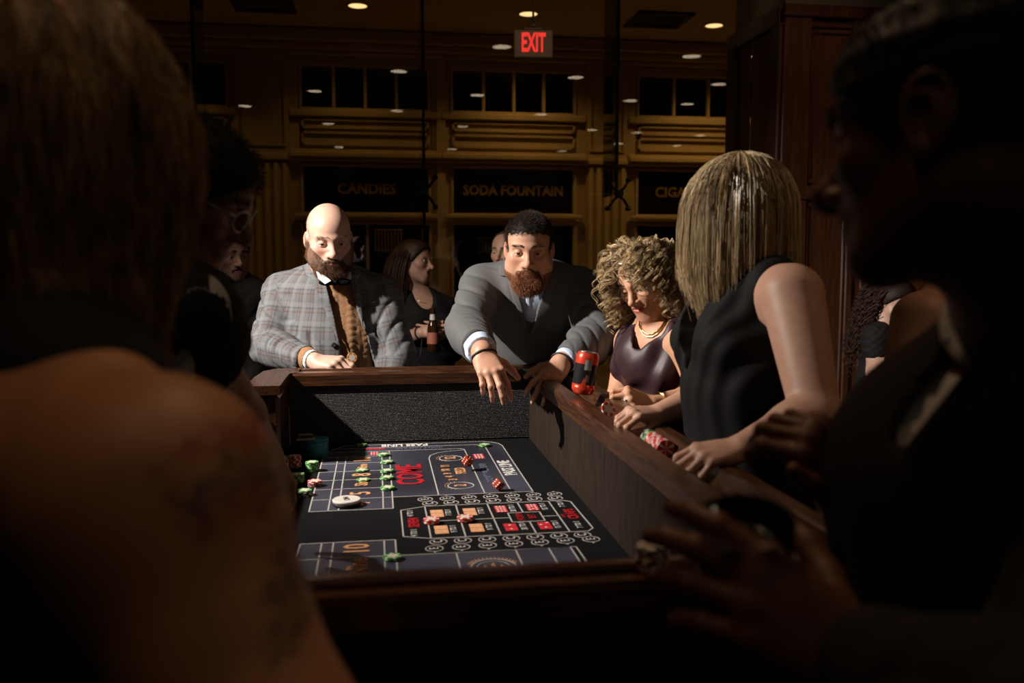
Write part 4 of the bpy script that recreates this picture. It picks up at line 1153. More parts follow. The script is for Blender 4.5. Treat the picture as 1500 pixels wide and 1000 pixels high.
def tris(mesh_quads): return mesh_quads
class Strands:
    """many thin three-sided tubes in one mesh, each with a colour"""
    def __init__(s): s.P, s.R, s.C = [], [], []
    def add(s, pts, r0, r1, c): s.P.append(np.asarray(pts, float)); s.R.append((r0, r1)); s.C.append(c)
    def build(s, name, m, parent, sides=3):
        Vv, Ff, Cc = [], [], []; base = 0
        for pts, (r0, r1), c in zip(s.P, s.R, s.C):
            n = len(pts); T = np.gradient(pts, axis=0); T /= np.linalg.norm(T, axis=1)[:, None] + 1e-12
            u = np.cross(T, V(.3, .5, .81)); u /= np.linalg.norm(u, axis=1)[:, None] + 1e-9; w = np.cross(T, u)
            r = np.linspace(r0, r1, n)[:, None]
            for k in range(sides):
                a = 2 * math.pi * k / sides; Vv.append(pts + r * (u * math.cos(a) + w * math.sin(a)))
            i = np.arange(n - 1)
            for k in range(sides):
                q = (k + 1) % sides
                Ff.append(np.stack([base + k * n + i, base + q * n + i, base + q * n + i + 1, base + k * n + i + 1], 1))
            Cc.append(np.tile(np.asarray(c, float), (n * sides, 1))); base += n * sides
        return obj(name, qmesh(name, np.concatenate(Vv), np.concatenate(Ff), col=np.concatenate(Cc)), m, parent)
def cmix(c1, c2, t): return np.asarray(c1) * (1 - t) + np.asarray(c2) * t

def surf_points(P, Q, mask_fn, n):
    """random surface points with normals where mask_fn(points) holds"""
    Nn = normals(P, Q); c = P[Q].mean(1); a = np.linalg.norm(np.cross(P[Q[:, 2]] - P[Q[:, 0]], P[Q[:, 3]] - P[Q[:, 1]]), axis=1)
    w = a * mask_fn(c); w = w / w.sum()
    i = RNG.choice(len(Q), n, p=w)
    uv = RNG.random((n, 2))
    q = Q[i]; p = (P[q[:, 0]] * (1 - uv[:, :1]) + P[q[:, 1]] * uv[:, :1]) * (1 - uv[:, 1:]) + (P[q[:, 3]] * (1 - uv[:, :1]) + P[q[:, 2]] * uv[:, :1]) * uv[:, 1:]
    return p, Nn[q[:, 0]]

def short_hair(h, PQ, mask, n, length, r, c1, c2, m, parent, name='hair', down=.3, fwd=0.0, jit=.35, seg=4, out=1.0, sway=None):
    """short strands rooted where mask(x, y, z in head units) holds"""
    P, Q = PQ
    f = lambda c: mask(*h.L3(c)).astype(float)
    p, nn = surf_points(P, Q, f, n)
    S = Strands()
    for i in range(n):
        d = nn[i] * out - h.z * down + h.y * fwd + RNG.normal(0, jit, 3)
        if sway is not None: d = d + sway(*[float(v) for v in h.L3(p[i][None])])
        d = nrm(d); l_ = length * RNG.uniform(.6, 1.25); cv = nrm(RNG.normal(0, 1, 3)) * l_ * .15 - h.z * l_ * .12
        t = np.linspace(0, 1, seg)[:, None]
        S.add(p[i] - nn[i] * .002 + d * l_ * t + cv * t ** 2, r, r * .35, cmix(c1, c2, RNG.random() ** 1.3))
    return S.build(name, m, parent)

def brow_hair(h, PQ, c, n=90, r=.0007, parent=None, m=None, thick=1.0, arch=.002):
    P, Q = PQ
    S = Strands()
    for sx in (-1, 1):
        f = lambda q: ((lambda x, y, z: ((x * sx > .010) & (x * sx < .050) & (abs(z - (.0235 + arch * np.sin((x * sx - .01) / .04 * 3.0) - .10 * np.maximum(x * sx - .036, 0))) < .0042 * thick) & (y > .05)))(*h.L3(q))).astype(float) + 1e-12
        p, nn = surf_points(P, Q, f, n)
        for i in range(n):
            d = nrm(h.x * sx * .9 + h.z * .25 + nn[i] * .25 + RNG.normal(0, .15, 3)); t = np.linspace(0, 1, 3)[:, None]
            S.add(p[i] + nn[i] * .0004 + d * .009 * h.s * t, r, r * .4, cmix(c, np.array(c) * .5, RNG.random()))
    return S.build('eyebrows', m, parent)

def beard_mask(x, y, z):
    ax = np.abs(x)
    low = z < np.where(ax > .028, -.058 + .95 * (ax - .028) + .25 * np.maximum(.04 - y, 0), -.0775)
    mus = (ax < .034) & (z < -.0495 - .25 * ax) & (z > -.0600 - .3 * ax) & (y > .05)
    return (low | mus) & (y > -.012) & (z > -.15)
def goatee_mask(x, y, z):
    ax = np.abs(x)
    low = z < np.where(ax > .020, -.082 + .30 * (ax - .020), -.0775)
    mus = (ax < .034) & (z < -.0495 - .25 * ax) & (z > -.0600 - .3 * ax) & (y > .05)
    cor = (ax > .024) & (ax < .036) & (z < -.058) & (y > .05)
    return (low | mus | cor) & (y > .012) & (z > -.15)
def stubble(h, c, k=.7, mask=None):
    def f(P, col):
        w = k * (mask or beard_mask)(*h.L3(P)).astype(float)
        return col * (1 - w[:, None]) + np.asarray(c) * w[:, None]
    return f
def base_col(n, c): return np.tile(np.asarray(c, float), (n, 1))
def fab_coords(P, bones):
    """cloth coordinates: along and around the nearest bone (a, b, ref dir)"""
    best = np.full(len(P), 1e9); out = np.zeros((len(P), 3))
    for a, b, ref, rad in bones:
        a, b = np.asarray(a, float), np.asarray(b, float); L_ = np.linalg.norm(b - a); w = (b - a) / L_
        u = nrm(ref - w * (ref @ w)); v = np.cross(w, u)
        q = P - a; t = q @ w; d = np.linalg.norm(q - np.clip(t, 0, L_)[:, None] * w, axis=1) - rad
        ang = np.arctan2(q @ v, q @ u)
        m = d < best; best[m] = d[m]
        out[m] = np.stack([ang * rad, t, np.zeros(len(P))], 1)[m]
    return out
def wrinkle(P, Q, fn):
    return P + normals(P, Q) * fn(P)[:, None]
def fold(P, a, b, amp, freq, phase=0.0, twist=3.0, width=.12):
    """creases across the limb a-b, fading with distance from its middle"""
    a, b = np.asarray(a, float), np.asarray(b, float); L_ = np.linalg.norm(b - a); w = (b - a) / L_
    q = P - a; t = q @ w; u = nrm(np.cross(w, V(.2, .4, .9))); v = np.cross(w, u)
    ang = np.arctan2(q @ v, q @ u); r = np.linalg.norm(q - t[:, None] * w, axis=1)
    env = np.exp(-((t - L_ / 2) / (L_ * .55)) ** 2) * (r < width)
    s1 = np.sin(t * freq * .62 + twist * np.sin(ang + phase) + phase); s2 = np.sin(t * freq * .95 - 2.4 * np.sin(ang - phase) + 2 * phase)
    m1 = .5 + .5 * np.sin(ang * 1.0 + phase * 3 + t * 9)
    return amp * env * (m1 * (.7 - 2.2 * np.exp(-(s1 / .42) ** 2)) + (1 - m1) * (.5 - 1.6 * np.exp(-(s2 / .4) ** 2)))

def cloth_mat(name, c1, c2=None, rough=.85, weave=420, bump=.25, sheen=.2, spec=.25):
    m = mat(name, c1, rough, spec=spec)
    a = N(m, 'ShaderNodeAttribute', attribute_name='weave')
    nz = N(m, 'ShaderNodeTexNoise'); nz.inputs['Scale'].default_value = weave; nz.inputs['Detail'].default_value = 2
    tc = N(m, 'ShaderNodeTexCoord'); L(m, tc.outputs['Object'], nz.inputs[0])
    c2 = c2 or tuple(x * 1.35 for x in c1)
    L(m, ramp(m, nz.outputs[0], [(.35, c1), (.65, c2)]), _pr(m).inputs['Base Color'])
    b = N(m, 'ShaderNodeBump'); b.inputs['Strength'].default_value = bump; b.inputs['Distance'].default_value = .0012
    L(m, nz.outputs[0], b.inputs['Height']); L(m, b.outputs[0], _pr(m).inputs['Normal'])
    return m
def stripe(m, vec_out, comp, period, width, off=0.0):
    sp = N(m, 'ShaderNodeSeparateXYZ'); L(m, vec_out, sp.inputs[0])
    a = N(m, 'ShaderNodeMath', operation='ADD'); a.inputs[1].default_value = off + 50 * period; L(m, sp.outputs[comp], a.inputs[0])
    mo = N(m, 'ShaderNodeMath', operation='MODULO'); mo.inputs[1].default_value = period; L(m, a.outputs[0], mo.inputs[0])
    lt = N(m, 'ShaderNodeMath', operation='LESS_THAN'); lt.inputs[1].default_value = width; L(m, mo.outputs[0], lt.inputs[0])
    return lt.outputs[0]
def blend(m, fac, a, b, t='MIX', k=1.0):
    mx = N(m, 'ShaderNodeMix', data_type='RGBA', blend_type=t)
    if k != 1.0:
        mu = N(m, 'ShaderNodeMath', operation='MULTIPLY'); mu.inputs[1].default_value = k; L(m, fac, mu.inputs[0]); fac = mu.outputs[0]
    L(m, fac, mx.inputs[0])
    for i, v in ((6, a), (7, b)):
        if isinstance(v, tuple): mx.inputs[i].default_value = (*v, 1)
        else: L(m, v, mx.inputs[i])
    return mx.outputs[2]
def shoe_and_trousers(root, hips, fr, m, wide=.10, foot=True, name='trousers', gap=.095, top=None):
    """trousers from the hips to the floor and a pair of shoes"""
    hx, hy = hips[0], hips[1]; ops = []
    ops.append(ell(V(hx, hy, hips[2] - .03), V(wide * 1.7, wide * 1.15, .13), np.stack([fr.x, nrm(V(fr.y[0], fr.y[1], 0)), CZ], 1), .05))
    f2 = nrm(V(fr.y[0], fr.y[1], 0))
    for s in (-1, 1):
        a = V(hx, hy, hips[2] - .06) + fr.x * s * gap; k_ = V(hx, hy, .50) + fr.x * s * (gap + .02) + f2 * .02; e = V(hx, hy, .075) + fr.x * s * (gap + .03)
        ops += [cone(a, k_, wide, wide * .74, .04), cone(k_, e, wide * .74, wide * .62, .03)]
        if foot:
            so = [ell(e + f2 * .07 + V(0, 0, -.035), V(.046, .135, .042), np.stack([fr.x, f2, CZ], 1), .02), plane_cut(V(0, 0, .001), V(0, 0, -1))]
            P, Q = sdf(so, .012); obj('shoe', qmesh('shoe', P, Q), M_apron, root)
    P, Q = sdf(ops, .014)
    return obj(name, qmesh(name, P, Q), m, root)
# ================================================================== people: common builders
def pp(fr, D, pts):
    """picture points on a plane D metres ahead -> (x, z) in the frame, for cutting cloth"""
    out = []
    for px, py in pts:
        x, y, z = fr.loc(*atd(px, py, D)); out.append((float(x), float(z)))
    return out
def view_frame(px, py, D):
    """frame on the body whose front axis looks along the line to the lens: handy for cutting necklines"""
    y = -nrm(ray(px, py)); x = nrm(np.cross(y, CZ)); return Frame(atd(px, py, D), x, y, np.cross(x, y))
def person(label, floor_xy, group=None):
    return thing('person', label, 'person', (floor_xy[0], floor_xy[1], 0.0), 0, group)
def limb(a, b, c, ra, rb, rc, k=.02):
    mid = lerp(b, c, .3)
    return [cone(a, b, ra, rb * .96, k), cone(b, mid, rb * .96, rb * 1.0, k), cone(mid, c, rb * 1.0, rc, k)]
def torso(nb, sR, sL, mid, hip, w=.20, d=.125, wb=.19, db=.14, ry=.055, fr=None):
    """ops of a trunk: yoke between shoulders, rib cage, belly"""
    xd = nrm(np.asarray(sR) - np.asarray(sL)); c = (np.asarray(sR) + np.asarray(sL)) / 2
    o = [cone(sR, lerp(sR, nb, .75), ry, ry * 1.05, .05), cone(sL, lerp(sL, nb, .75), ry, ry * 1.05, .05), cone(nb, c, ry * 1.1, ry * 1.4, .05)]
    o += [econe(lerp(c, mid, .18), mid, (w, d), (wb, db), xd, .06), econe(mid, hip, (wb, db), (wb * .95, db * .95), xd, .06)]
    return o
def body(root, ops, fines, base, heads=(), h=.007, hf=.0024, m=None, name='body', lipk=.8, flush=.3, lash=0.0, lipc=(.42, .12, .10), extra=None, lo=None, hi=None):
    P, Q = sdf(ops, h, [(*f, hf) for f in fines], lo=lo, hi=hi)
    col = base_col(len(P), base)
    for hd in heads: col = hd.tint(P, col, base, lipc=lipc, lipk=lipk, flush=flush, lash=lash)
    if extra: col = extra(P, col)
    obj(name, qmesh(name, P, Q, col), m or M_skin, root)
    return P, Q
def garment(root, name, ops, m, h=.006, bones=None, wr=None, smooth=1, lo=None, hi=None, fr=None, fines=()):
    P, Q = sdf(ops, h, fines, smooth=smooth, lo=lo, hi=hi)
    if wr: P = wrinkle(P, Q, wr)
    fab = fab_coords(P, bones) if bones else (np.stack(fr.loc(P[:, 0], P[:, 1], P[:, 2]), 1)[:, [0, 2, 1]] if fr is not None else None)
    o = obj(name, qmesh(name, P, Q, fab=fab), m, root); return o, P, Q
def cap_region(slope_f=1.15, slope_b=.6, y0=.02, z0=0.0):
    return lambda x, y, z: z - z0 - np.where(y > y0, slope_f * (y - y0), slope_b * (y - y0))
def cap_ops(h, off, region, k=.006, nz=0.0, seed=0):
    """a close cap of hair over the skull"""
    def fn(X, Y, Z):
        x, y, z = [c / h.s for c in h.loc(X, Y, Z)]; x = x / h.wide
        S = field(h.ops[:8], X, Y, Z)
        if nz: S = S - nz * (np.sin(x * 190 + seed) * np.sin(y * 160 + 1) + np.sin(z * 210 + seed)) * .5
        return np.maximum(S - off, -region(x, y, z) * h.s)
    return dict(fn=fn, lo=h.o - .16 * h.s, hi=h.o + .16 * h.s, k=k, sub=False)
def btn(mb, c, n, r=.008, th=.003):
    q = Vector(n).to_track_quat('Z', 'Y').to_matrix()
    pts = []
    m = MB().lathe([(r, 0), (r, th * .7), (r * .8, th), (r * .5, th * .8), (.0003, th * .8)], (0, 0, 0), 14)
    vs = [tuple(np.asarray(c) + np.array(q @ Vector(v))) for v in m.v]
    mb.add(vs, m.f, True)
def surf_hit(ops, o, d, t0=0.0, t1=.6, n=60):
    """first point where a ray from o along d enters the surface"""
    o, d = np.asarray(o, float), nrm(d); t = t0
    for _ in range(n):
        p = o + d * t; f = float(field(ops, np.array([p[0]]), np.array([p[1]]), np.array([p[2]]))[0])
        if f < .0008: break
        t += max(f * .8, .0008)
        if t > t1: break
    return o + d * t

H_dark = hair_mat('hair_dark_brown', (.020, .011, .007), (.05, .03, .02), .6, .22)
H_brown = hair_mat('hair_brown', (.06, .03, .015), (.1, .05, .03), .5, .3)
H_blond = hair_mat('hair_blond', (.3, .2, .1), (.5, .35, .2), .32, .7)
SKIN_A, SKIN_B, SKIN_C, SKIN_D = (.56, .34, .26), (.50, .27, .18), (.46, .22, .13), (.11, .045, .025)

# ================================================================== bald bearded man in the plaid blazer
def plaid_man():
    r = person('bald bearded man in grey plaid blazer leaning on the far rail, holding a token', atd(490, 520, 3.62)[:2])
    fr = cam_frame(atd(489, 470, 3.5), 4, 0)
    h = Head(cam_frame(atd(482, 349, 3.36), 7, 14, -2), s=1.07, jaw=1.05, fat=1, neck=atd(484, 405, 3.47), neck_r=.066, nose=1.15, lid=.32, lips=.8)
    nb, sR, sL = atd(486, 412, 3.50), atd(414, 428, 3.54), atd(560, 432, 3.50)
    eR, wR = atd(391, 508, 3.40), atd(462, 529, 3.20)
    eL, wL = atd(583, 515, 3.48), atd(572, 590, 3.42)
    mid, hip = atd(486, 500, 3.55), V(*atd(486, 540, 3.62)[:2], .92)
    hR = hand_ops(wR, atd(505, 533, 3.15) - wR, V(.05, -.45, 1), 'R', 1.02, curl=((.55, .55, .3), (.65, .6, .35), (.75, .65, .4), (.85, .7, .4)), spread=(.1, .0, -.08, -.18), thumb=((.55, .7, -.5), (.2, 1, -.3), (0, 1, -.2)))
    hL = hand_ops(wL, V(.1, -.3, -1), V(.6, -.3, 0), 'L', 1.0, curl=((.4, .5, .3),) * 4)
    body(r, [h.ops, torso(nb, sR, sL, mid, hip, .19, .12, .20, .15), limb(sR, eR, wR, .055, .045, .031), limb(sL, eL, wL, .055, .045, .031), hR['ops'], hL['ops']],
         [h.fine, hR['fine']], SKIN_A, [h], flush=.45, h=.009, extra=stubble(h, (.06, .028, .014)))
    h.eyes(r, (.05, 1, -.22))
    PQ = sdf(h.ops, .004, smooth=0)
    brow_hair(h, PQ, (.09, .045, .025), 40, .0005, r, H_brown)
    short_hair(h, PQ, beard_mask, 4200, .006, .0005, (.08, .036, .016), (.17, .085, .04), H_brown, r, 'jaw_hair', .9, .2, .25)
    # cropped hair at the sides
    short_hair(h, PQ, lambda x, y, z: (np.abs(x) > .045) & (z > .005) & (z < .085 + 0 * x) & (y < .040 - .3 * z) & (z > .6 * (y - .02)) | ((y < -.06) & (z > -.05) & (z < .08)), 2600, .005, .0005, (.09, .05, .03), (.16, .10, .06), H_brown, r, 'side_hair', .6)
    bo = [h.P(0, 0, 0)]
    pB = lambda x, y, z: h.P(x, y, z, h.s)
    beard = [ell(pB(0, .058, -.107), V(.048, .036, .032) * h.s, h.M, .03), [[cone(pB(s * .068, .008, -.022), pB(s * .064, .012, -.055), .007, .014, .02), cone(pB(s * .062, .012, -.055), pB(s * .036, .056, -.100), .015, .024, .03)] for s in (-1, 1)],
             [cone(pB(s * .004, .097, -.054), pB(s * .026, .084, -.068), .007, .008, .01) for s in (-1, 1)], [cone(pB(s * .028, .080, -.07), pB(s * .030, .070, -.10), .010, .016, .02) for s in (-1, 1)],
             ell(pB(0, .100, -.0665), V(.017, .02, .0065) * h.s, h.M, .004, True)]
    P, Q = sdf(beard, .004); b = obj('beard', qmesh('beard', P, Q, base_col(len(P), (.05, .022, .010))), H_brown, r)
    short_hair(h, (P, Q), lambda x, y, z: (y > -.03) + 0 * x > 0, 5200, .010, .0005, (.10, .042, .018), (.22, .11, .05), H_brown, b, 'beard_hair', .9, .2, .25)
    # plaid blazer
    yoke = [cone(sR, lerp(sR, nb, .7), .068, .066, .05), cone(sL, lerp(sL, nb, .7), .068, .066, .05), cone(nb, lerp(nb, mid, .3), .07, .10, .05)]
    c = (sR + sL) / 2; xd = nrm(sR - sL)
    trunk = [yoke, econe(lerp(c, mid, .15), mid, (.215, .150), (.225, .178), xd, .06), econe(mid, V(*mid[:2], .80), (.225, .178), (.24, .185), xd, .05)]
    sl = [limb(sR, eR, lerp(eR, wR, .86), .078, .066, .050, .03), limb(sL, eL, lerp(eL, wL, .86), .078, .064, .050, .03), plane_cut(lerp(eR, wR, .84), wR - eR, lerp(eR, wR, .75) - .09, wR + .10)]
    op = pp(fr, 3.36, [(466, 388), (478, 420), (490, 470), (499, 512), (505, 560), (560, 560), (548, 520), (527, 462), (514, 416), (512, 392), (500, 375), (475, 375)])
    bones = [(sR, eR, xd, .07), (eR, wR, xd, .06), (sL, eL, xd, .07), (eL, wL, xd, .06), (c, V(*mid[:2], .8), fr.y, .20)]
    m = cloth_mat('plaid_wool', (.095, .098, .104), (.135, .138, .145), .85, 500, .25)
    a = N(m, 'ShaderNodeAttribute', attribute_name='weave'); base = _pr(m).inputs['Base Color'].links[0].from_socket
    cx = base
    for comp, per, wd, off, colr, k in ((0, .062, .006, 0, (.105, .064, .052), .7), (1, .070, .006, .01, (.105, .064, .052), .7), (0, .062, .004, .012, (.045, .05, .06), .6), (1, .070, .004, .024, (.045, .05, .06), .6), (0, .062, .016, .034, (.19, .195, .20), .35), (1, .070, .016, .044, (.19, .195, .20), .35)):
        cx = blend(m, stripe(m, a.outputs['Vector'], comp, per, wd, off), cx, colr, k=k)
    L(m, cx, _pr(m).inputs['Base Color'])
    cutneck = ball(nb + V(0, -.03, .05), .055, .02, True)
    wr = lambda P: fold(P, sR, eR, .004, 55, .4) + fold(P, eR, wR, .006, 80, 1.3) + fold(P, sL, eL, .004, 60, 2) + .0035 * np.sin(P[:, 2] * 38 + P[:, 0] * 26) * np.exp(-((P[:, 2] - mid[2] - .02) / .12) ** 2)
    garment(r, 'blazer', [trunk, sl, cutneck, cutpoly(fr, op, .02)], m, .0055, bones, wr)
    surf = trunk
    m2 = m
    for nm, poly in (('lapel', [(460, 372), (442, 388), (447, 402), (456, 408), (470, 440), (490, 487), (499, 512), (491, 470), (479, 420), (467, 390)]),
                     ('lapel', [(512, 378), (522, 392), (530, 404), (524, 412), (532, 440), (534, 480), (545, 522), (528, 464), (515, 416), (512, 392)])):
        shell(nm, surf, fr, pp(fr, 3.36, poly), .007, .0035, m2, r, .0034, .0)
    shell('breast_pocket', surf, fr, pp(fr, 3.36, [(536, 448), (560, 441), (561, 446), (537, 453)]), .005, .003, m2, r, .003)
    shell('pocket_square', surf, fr, pp(fr, 3.36, [(545, 443.5), (559, 439.5), (560, 441.5), (546, 446)]), .004, .003, mat('pocket_square', (.5, .5, .5), .8), r, .003)
    mb = MB(); c_ = surf_hit(surf, atd(526, 401, 3.1), ray(526, 401)); mb.box(c_ - V(.003, .009, .007), c_ + V(.003, -.006, .008), .001); mb.build('lapel_pin', M_gold, r)
    mb = MB(); c_ = surf_hit(trunk, atd(489, 505, 3.1), ray(489, 505)); btn(mb, c_ + V(0, -.004, 0), -ray(489, 505), .010, .004); mb.build('button', M_apron, r)
    mb = MB()
    for k in range(3):
        q = lerp(eR, wR, .60 + .07 * k); c_ = surf_hit(sl[:3], atd(424 + 7 * k, 534 + .8 * k, 3.0), ray(424 + 7 * k, 534 + .8 * k)); btn(mb, c_, -ray(430, 534), .005, .003)
    mb.build('cuff_buttons', M_apron, r)
    # cable sweater, shirt collar, bow tie, cuffs
    sw = [econe(lerp(c, mid, .1), mid, (.19, .138), (.205, .168), xd, .05), econe(mid, V(*mid[:2], .82), (.205, .168), (.21, .17), xd, .05)]
    def cable(P):
        x, y, z = fr.loc(P[:, 0], P[:, 1], P[:, 2])
        u = (x + 10) / .030; f = (u - np.floor(u)) * 2 - 1; col_ = np.floor(u) % 2
        br = np.cos(f * math.pi / 2) * (.45 + .55 * np.abs(np.sin((z / .024 + .38 * np.abs(f)) * math.pi)))
        rib = .5 * np.cos(f * math.pi * 2)
        return np.where(y > 0, .0052 * np.where(col_ > .5, br, rib * .5 + .1), 0)
    mk = noise_mat('brown_wool_knit', (.23, .115, .052), (.31, .165, .08), 260, .95, .4, bdist=.002)
    lo_, hi_ = np.array([mid[0] - .30, mid[1] - .40, .82]), np.array([mid[0] + .3, mid[1] + .2, c[2] + .05])
    garment(r, 'sweater', sw, mk, .009, wr=cable, fr=fr, fines=[(fr.P(-.16, 0, -.32) - V(0, .3, 0), fr.P(.12, .3, .22) + V(0, .05, 0), .0026)])
    garment(r, 'sweater_cuff', [fcone(lerp(eR, wR, .80), lerp(eR, wR, .93), .047, .041)], mk, .004, fr=fr)
    ms = cloth_mat('white_shirt', (.70, .70, .72), (.74, .74, .76), .8)
    garment(r, 'shirt_cuff', [fcone(lerp(eR, wR, .90), lerp(eR, wR, .965), .040, .038)], ms, .004, fr=fr)
    nk = [cone(h.P(0, -.01, -.10, h.s), nb, .066, .074, .03)]
    garment(r, 'shirt_collar', [fcone(lerp(h.P(0, -.01, -.10, h.s), nb, .25), nb + V(0, 0, -.01), .074, .082), sw[0] if False else ball(nb + V(0, -.045, -.05), .045, .03)], ms, .005, fr=fr)
    for poly in ([(463, 397), (474, 402), (485, 411), (476, 416), (466, 408)], [(514, 398), (506, 402), (497, 411), (506, 415), (515, 408)]):
        q = [atd(a, b, 3.30 if a < 490 else 3.352) for a, b in poly]
        n4 = len(q); mb = MB(); back = [p + .004 * ray(490, 400) for p in q]
        mb.add(q + back, [tuple(range(n4)), tuple(range(2 * n4 - 1, n4 - 1, -1))] + [(i, n4 + i, n4 + (i + 1) % n4, (i + 1) % n4) for i in range(n4)]); mb.build('collar_point', ms, r)
    bt = atd(491, 413, 3.33)
    P, Q = sdf([ell(bt + fr.x * .030, V(.032, .012, .014), fr.M, .008), ell(bt - fr.x * .030, V(.032, .012, .014), fr.M, .008), ball(bt + fr.y * .006, .012, .006)], .003); obj('bow_tie', qmesh('bow_tie', P, Q), mat('black_silk', (.004, .004, .005), .8, spec=.1), r)
    shoe_and_trousers(r, hip, fr, M_apron, .115)
plaid_man()
# ================================================================== red-bearded man in the grey suit, dice thrower
def suit_man():
    r = person('red-bearded man in dark grey suit reaching over the table end, throwing dice', atd(778, 540, 3.75)[:2])
    fr = cam_frame(atd(776, 460, 3.22), 0, 22)
    fv = view_frame(776, 450, 3.15)
    h = Head(cam_frame(atd(775, 364, 3.06), -2, 11, 1), s=1.02, jaw=1.05, fat=1, neck=atd(778, 420, 3.24), neck_r=.068, nose=1.1, lid=.38, lips=.75, brow=1.2)
    nb, sR, sL = atd(778, 418, 3.26), atd(706, 420, 3.26), atd(850, 424, 3.24)
    eR, wR = atd(684, 482, 2.98), atd(708, 517, 2.63)
    eL, wL = atd(876, 496, 3.08), atd(822, 531, 2.93)
    mid, hip = atd(778, 500, 3.42), V(*atd(778, 540, 3.70)[:2], .95)
    hR = hand_ops(wR, atd(722, 551, 2.555) - wR, V(-.05, -1, .62), 'R', 1.0, curl=((.55, .35, .25), (.25, .55, .40), (.40, .75, .5), (.5, .9, .5)), spread=(.16, .02, -.06, -.12), thumb=((.85, .45, -.45), (.55, .8, -.35), (.35, .9, -.3)))
    hL = hand_ops(wL, atd(803, 556, 2.86) - wL, V(-.15, -.9, .65), 'L', 1.0, curl=((.25, .45, .3), (.35, .5, .3), (.35, .55, .3), (.4, .5, .3)), spread=(.22, .04, -.14, -.34), thumb=((.85, .45, -.3), (.5, .85, -.35), (.3, .9, -.3)))
    body(r, [h.ops, torso(nb, sR, sL, mid, hip, .19, .12, .20, .15), limb(sR, eR, wR, .055, .046, .033), limb(sL, eL, wL, .055, .046, .033), hR['ops'], hL['ops']],
         [h.fine, hR['fine'], hL['fine']], SKIN_B, [h], flush=.35, h=.009, extra=stubble(h, (.13, .045, .018), .6, goatee_mask))
    h.eyes(r, (.0, 1, -.05))
    PQ = sdf(h.ops, .004, smooth=0)
    brow_hair(h, PQ, (.04, .02, .012), 70, .0006, r, H_dark, 1.0)
    short_hair(h, PQ, goatee_mask, 2200, .009, .0005, (.16, .050, .016), (.32, .13, .05), H_brown, r, 'jaw_hair', .9, .2, .25)
    reg = lambda x, y, z: np.maximum((z - .066 + 3 * x * x) * .8, np.minimum(.036 - y, z - .5 * (y - .036)))
    P, Q = sdf([cap_ops(h, .0012, lambda x, y, z: np.minimum(reg(x, y, z) + .0035 * np.sin(x * 420) * np.sin(z * 300 + 1), .04 + 0 * x), nz=.001)], .004); cp = obj('hair', qmesh('hair', P, Q, base_col(len(P), (.012, .008, .006))), H_dark, r)
    short_hair(h, (P, Q), lambda x, y, z: reg(x, y, z) > -.004, 12000, .013, .00055, (.010, .007, .005), (.085, .058, .040), H_dark, cp, 'hair_strands', -.15, .55, .38)
    pB = lambda x, y, z: h.P(x, y, z, h.s)
    beard = [ell(pB(0, .064, -.112), V(.038, .034, .036) * h.s, h.M, .03), [cone(pB(s * .048, .030, -.088), pB(s * .028, .062, -.104), .010, .022, .03) for s in (-1, 1)],
             [cone(pB(s * .004, .098, -.053), pB(s * .027, .084, -.070), .0065, .007, .01) for s in (-1, 1)], [cone(pB(s * .028, .080, -.07), pB(s * .028, .072, -.105), .008, .014, .02) for s in (-1, 1)],
             ell(pB(0, .100, -.0665), V(.017, .02, .0060) * h.s, h.M, .004, True)]
    P, Q = sdf(beard, .004); b = obj('beard', qmesh('beard', P, Q, base_col(len(P), (.10, .032, .012))), H_brown, r)
    short_hair(h, (P, Q), lambda x, y, z: (y > -.03) + 0 * x > 0, 4800, .012, .0005, (.16, .050, .016), (.36, .15, .06), H_brown, b, 'beard_hair', .9, .2, .28)
    c = (sR + sL) / 2; xd = nrm(sR - sL)
    trunk = [cone(sR, lerp(sR, nb, .72), .066, .066, .05), cone(sL, lerp(sL, nb, .72), .066, .066, .05), cone(nb, lerp(nb, mid, .3), .068, .10, .05),
             econe(lerp(c, mid, .12), mid, (.205, .142), (.215, .165), xd, .06), econe(mid, V(*hip[:2], .86), (.215, .165), (.21, .17), xd, .05)]
    sl = [limb(sR, eR, lerp(eR, wR, .80), .082, .070, .056, .03), limb(sL, eL, lerp(eL, wL, .90), .080, .068, .050, .03), plane_cut(lerp(eR, wR, .78), wR - eR, lerp(eR, wR, .75) - .09, wR + .10), plane_cut(lerp(eL, wL, .86), wL - eL, lerp(eL, wL, .80) - .08, wL + .08)]
    op = pp(fv, 3.08, [(742, 380), (753, 410), (762, 445), (775, 492), (790, 445), (806, 405), (806, 380)])
    bones = [(sR, eR, xd, .07), (eR, wR, xd, .06), (sL, eL, xd, .07), (eL, wL, xd, .06), (c, mid, fr.y, .20)]
    m = cloth_mat('grey_suiting', (.085, .085, .088), (.115, .115, .118), .75, 700, .2)
    wr = lambda P: fold(P, sR, eR, .0035, 48, .4) + fold(P, eR, wR, .0035, 70, 1.3) + fold(P, sL, eL, .004, 52, 2) + fold(P, eL, wL, .0045, 66, .3) + .005 * np.sin(P[:, 2] * 30 + P[:, 0] * 34) * np.exp(-((P[:, 2] - mid[2] - .05) / .10) ** 2)
    garment(r, 'suit_jacket', [trunk, sl, ball(nb + V(0, -.05, .05), .062, .02, True), cutpoly(fv, op, -.03)], m, .0055, bones, wr)
    for nm, poly in (('lapel', [(740, 378), (728, 388), (731, 402), (741, 404), (752, 440), (768, 480), (776, 494), (764, 446), (754, 410), (746, 385)]),
                     ('lapel', [(806, 380), (822, 392), (826, 408), (816, 414), (812, 440), (795, 474), (776, 496), (790, 446), (804, 408)])):
        shell(nm, trunk, fv, pp(fv, 3.08, poly), .006, .0038, m, r, .0034, -.06)
    shell('breast_pocket', trunk, fv, pp(fv, 3.06, [(812, 492), (842, 480), (843, 486), (813, 498)]), .006, .003, m, r, .003)
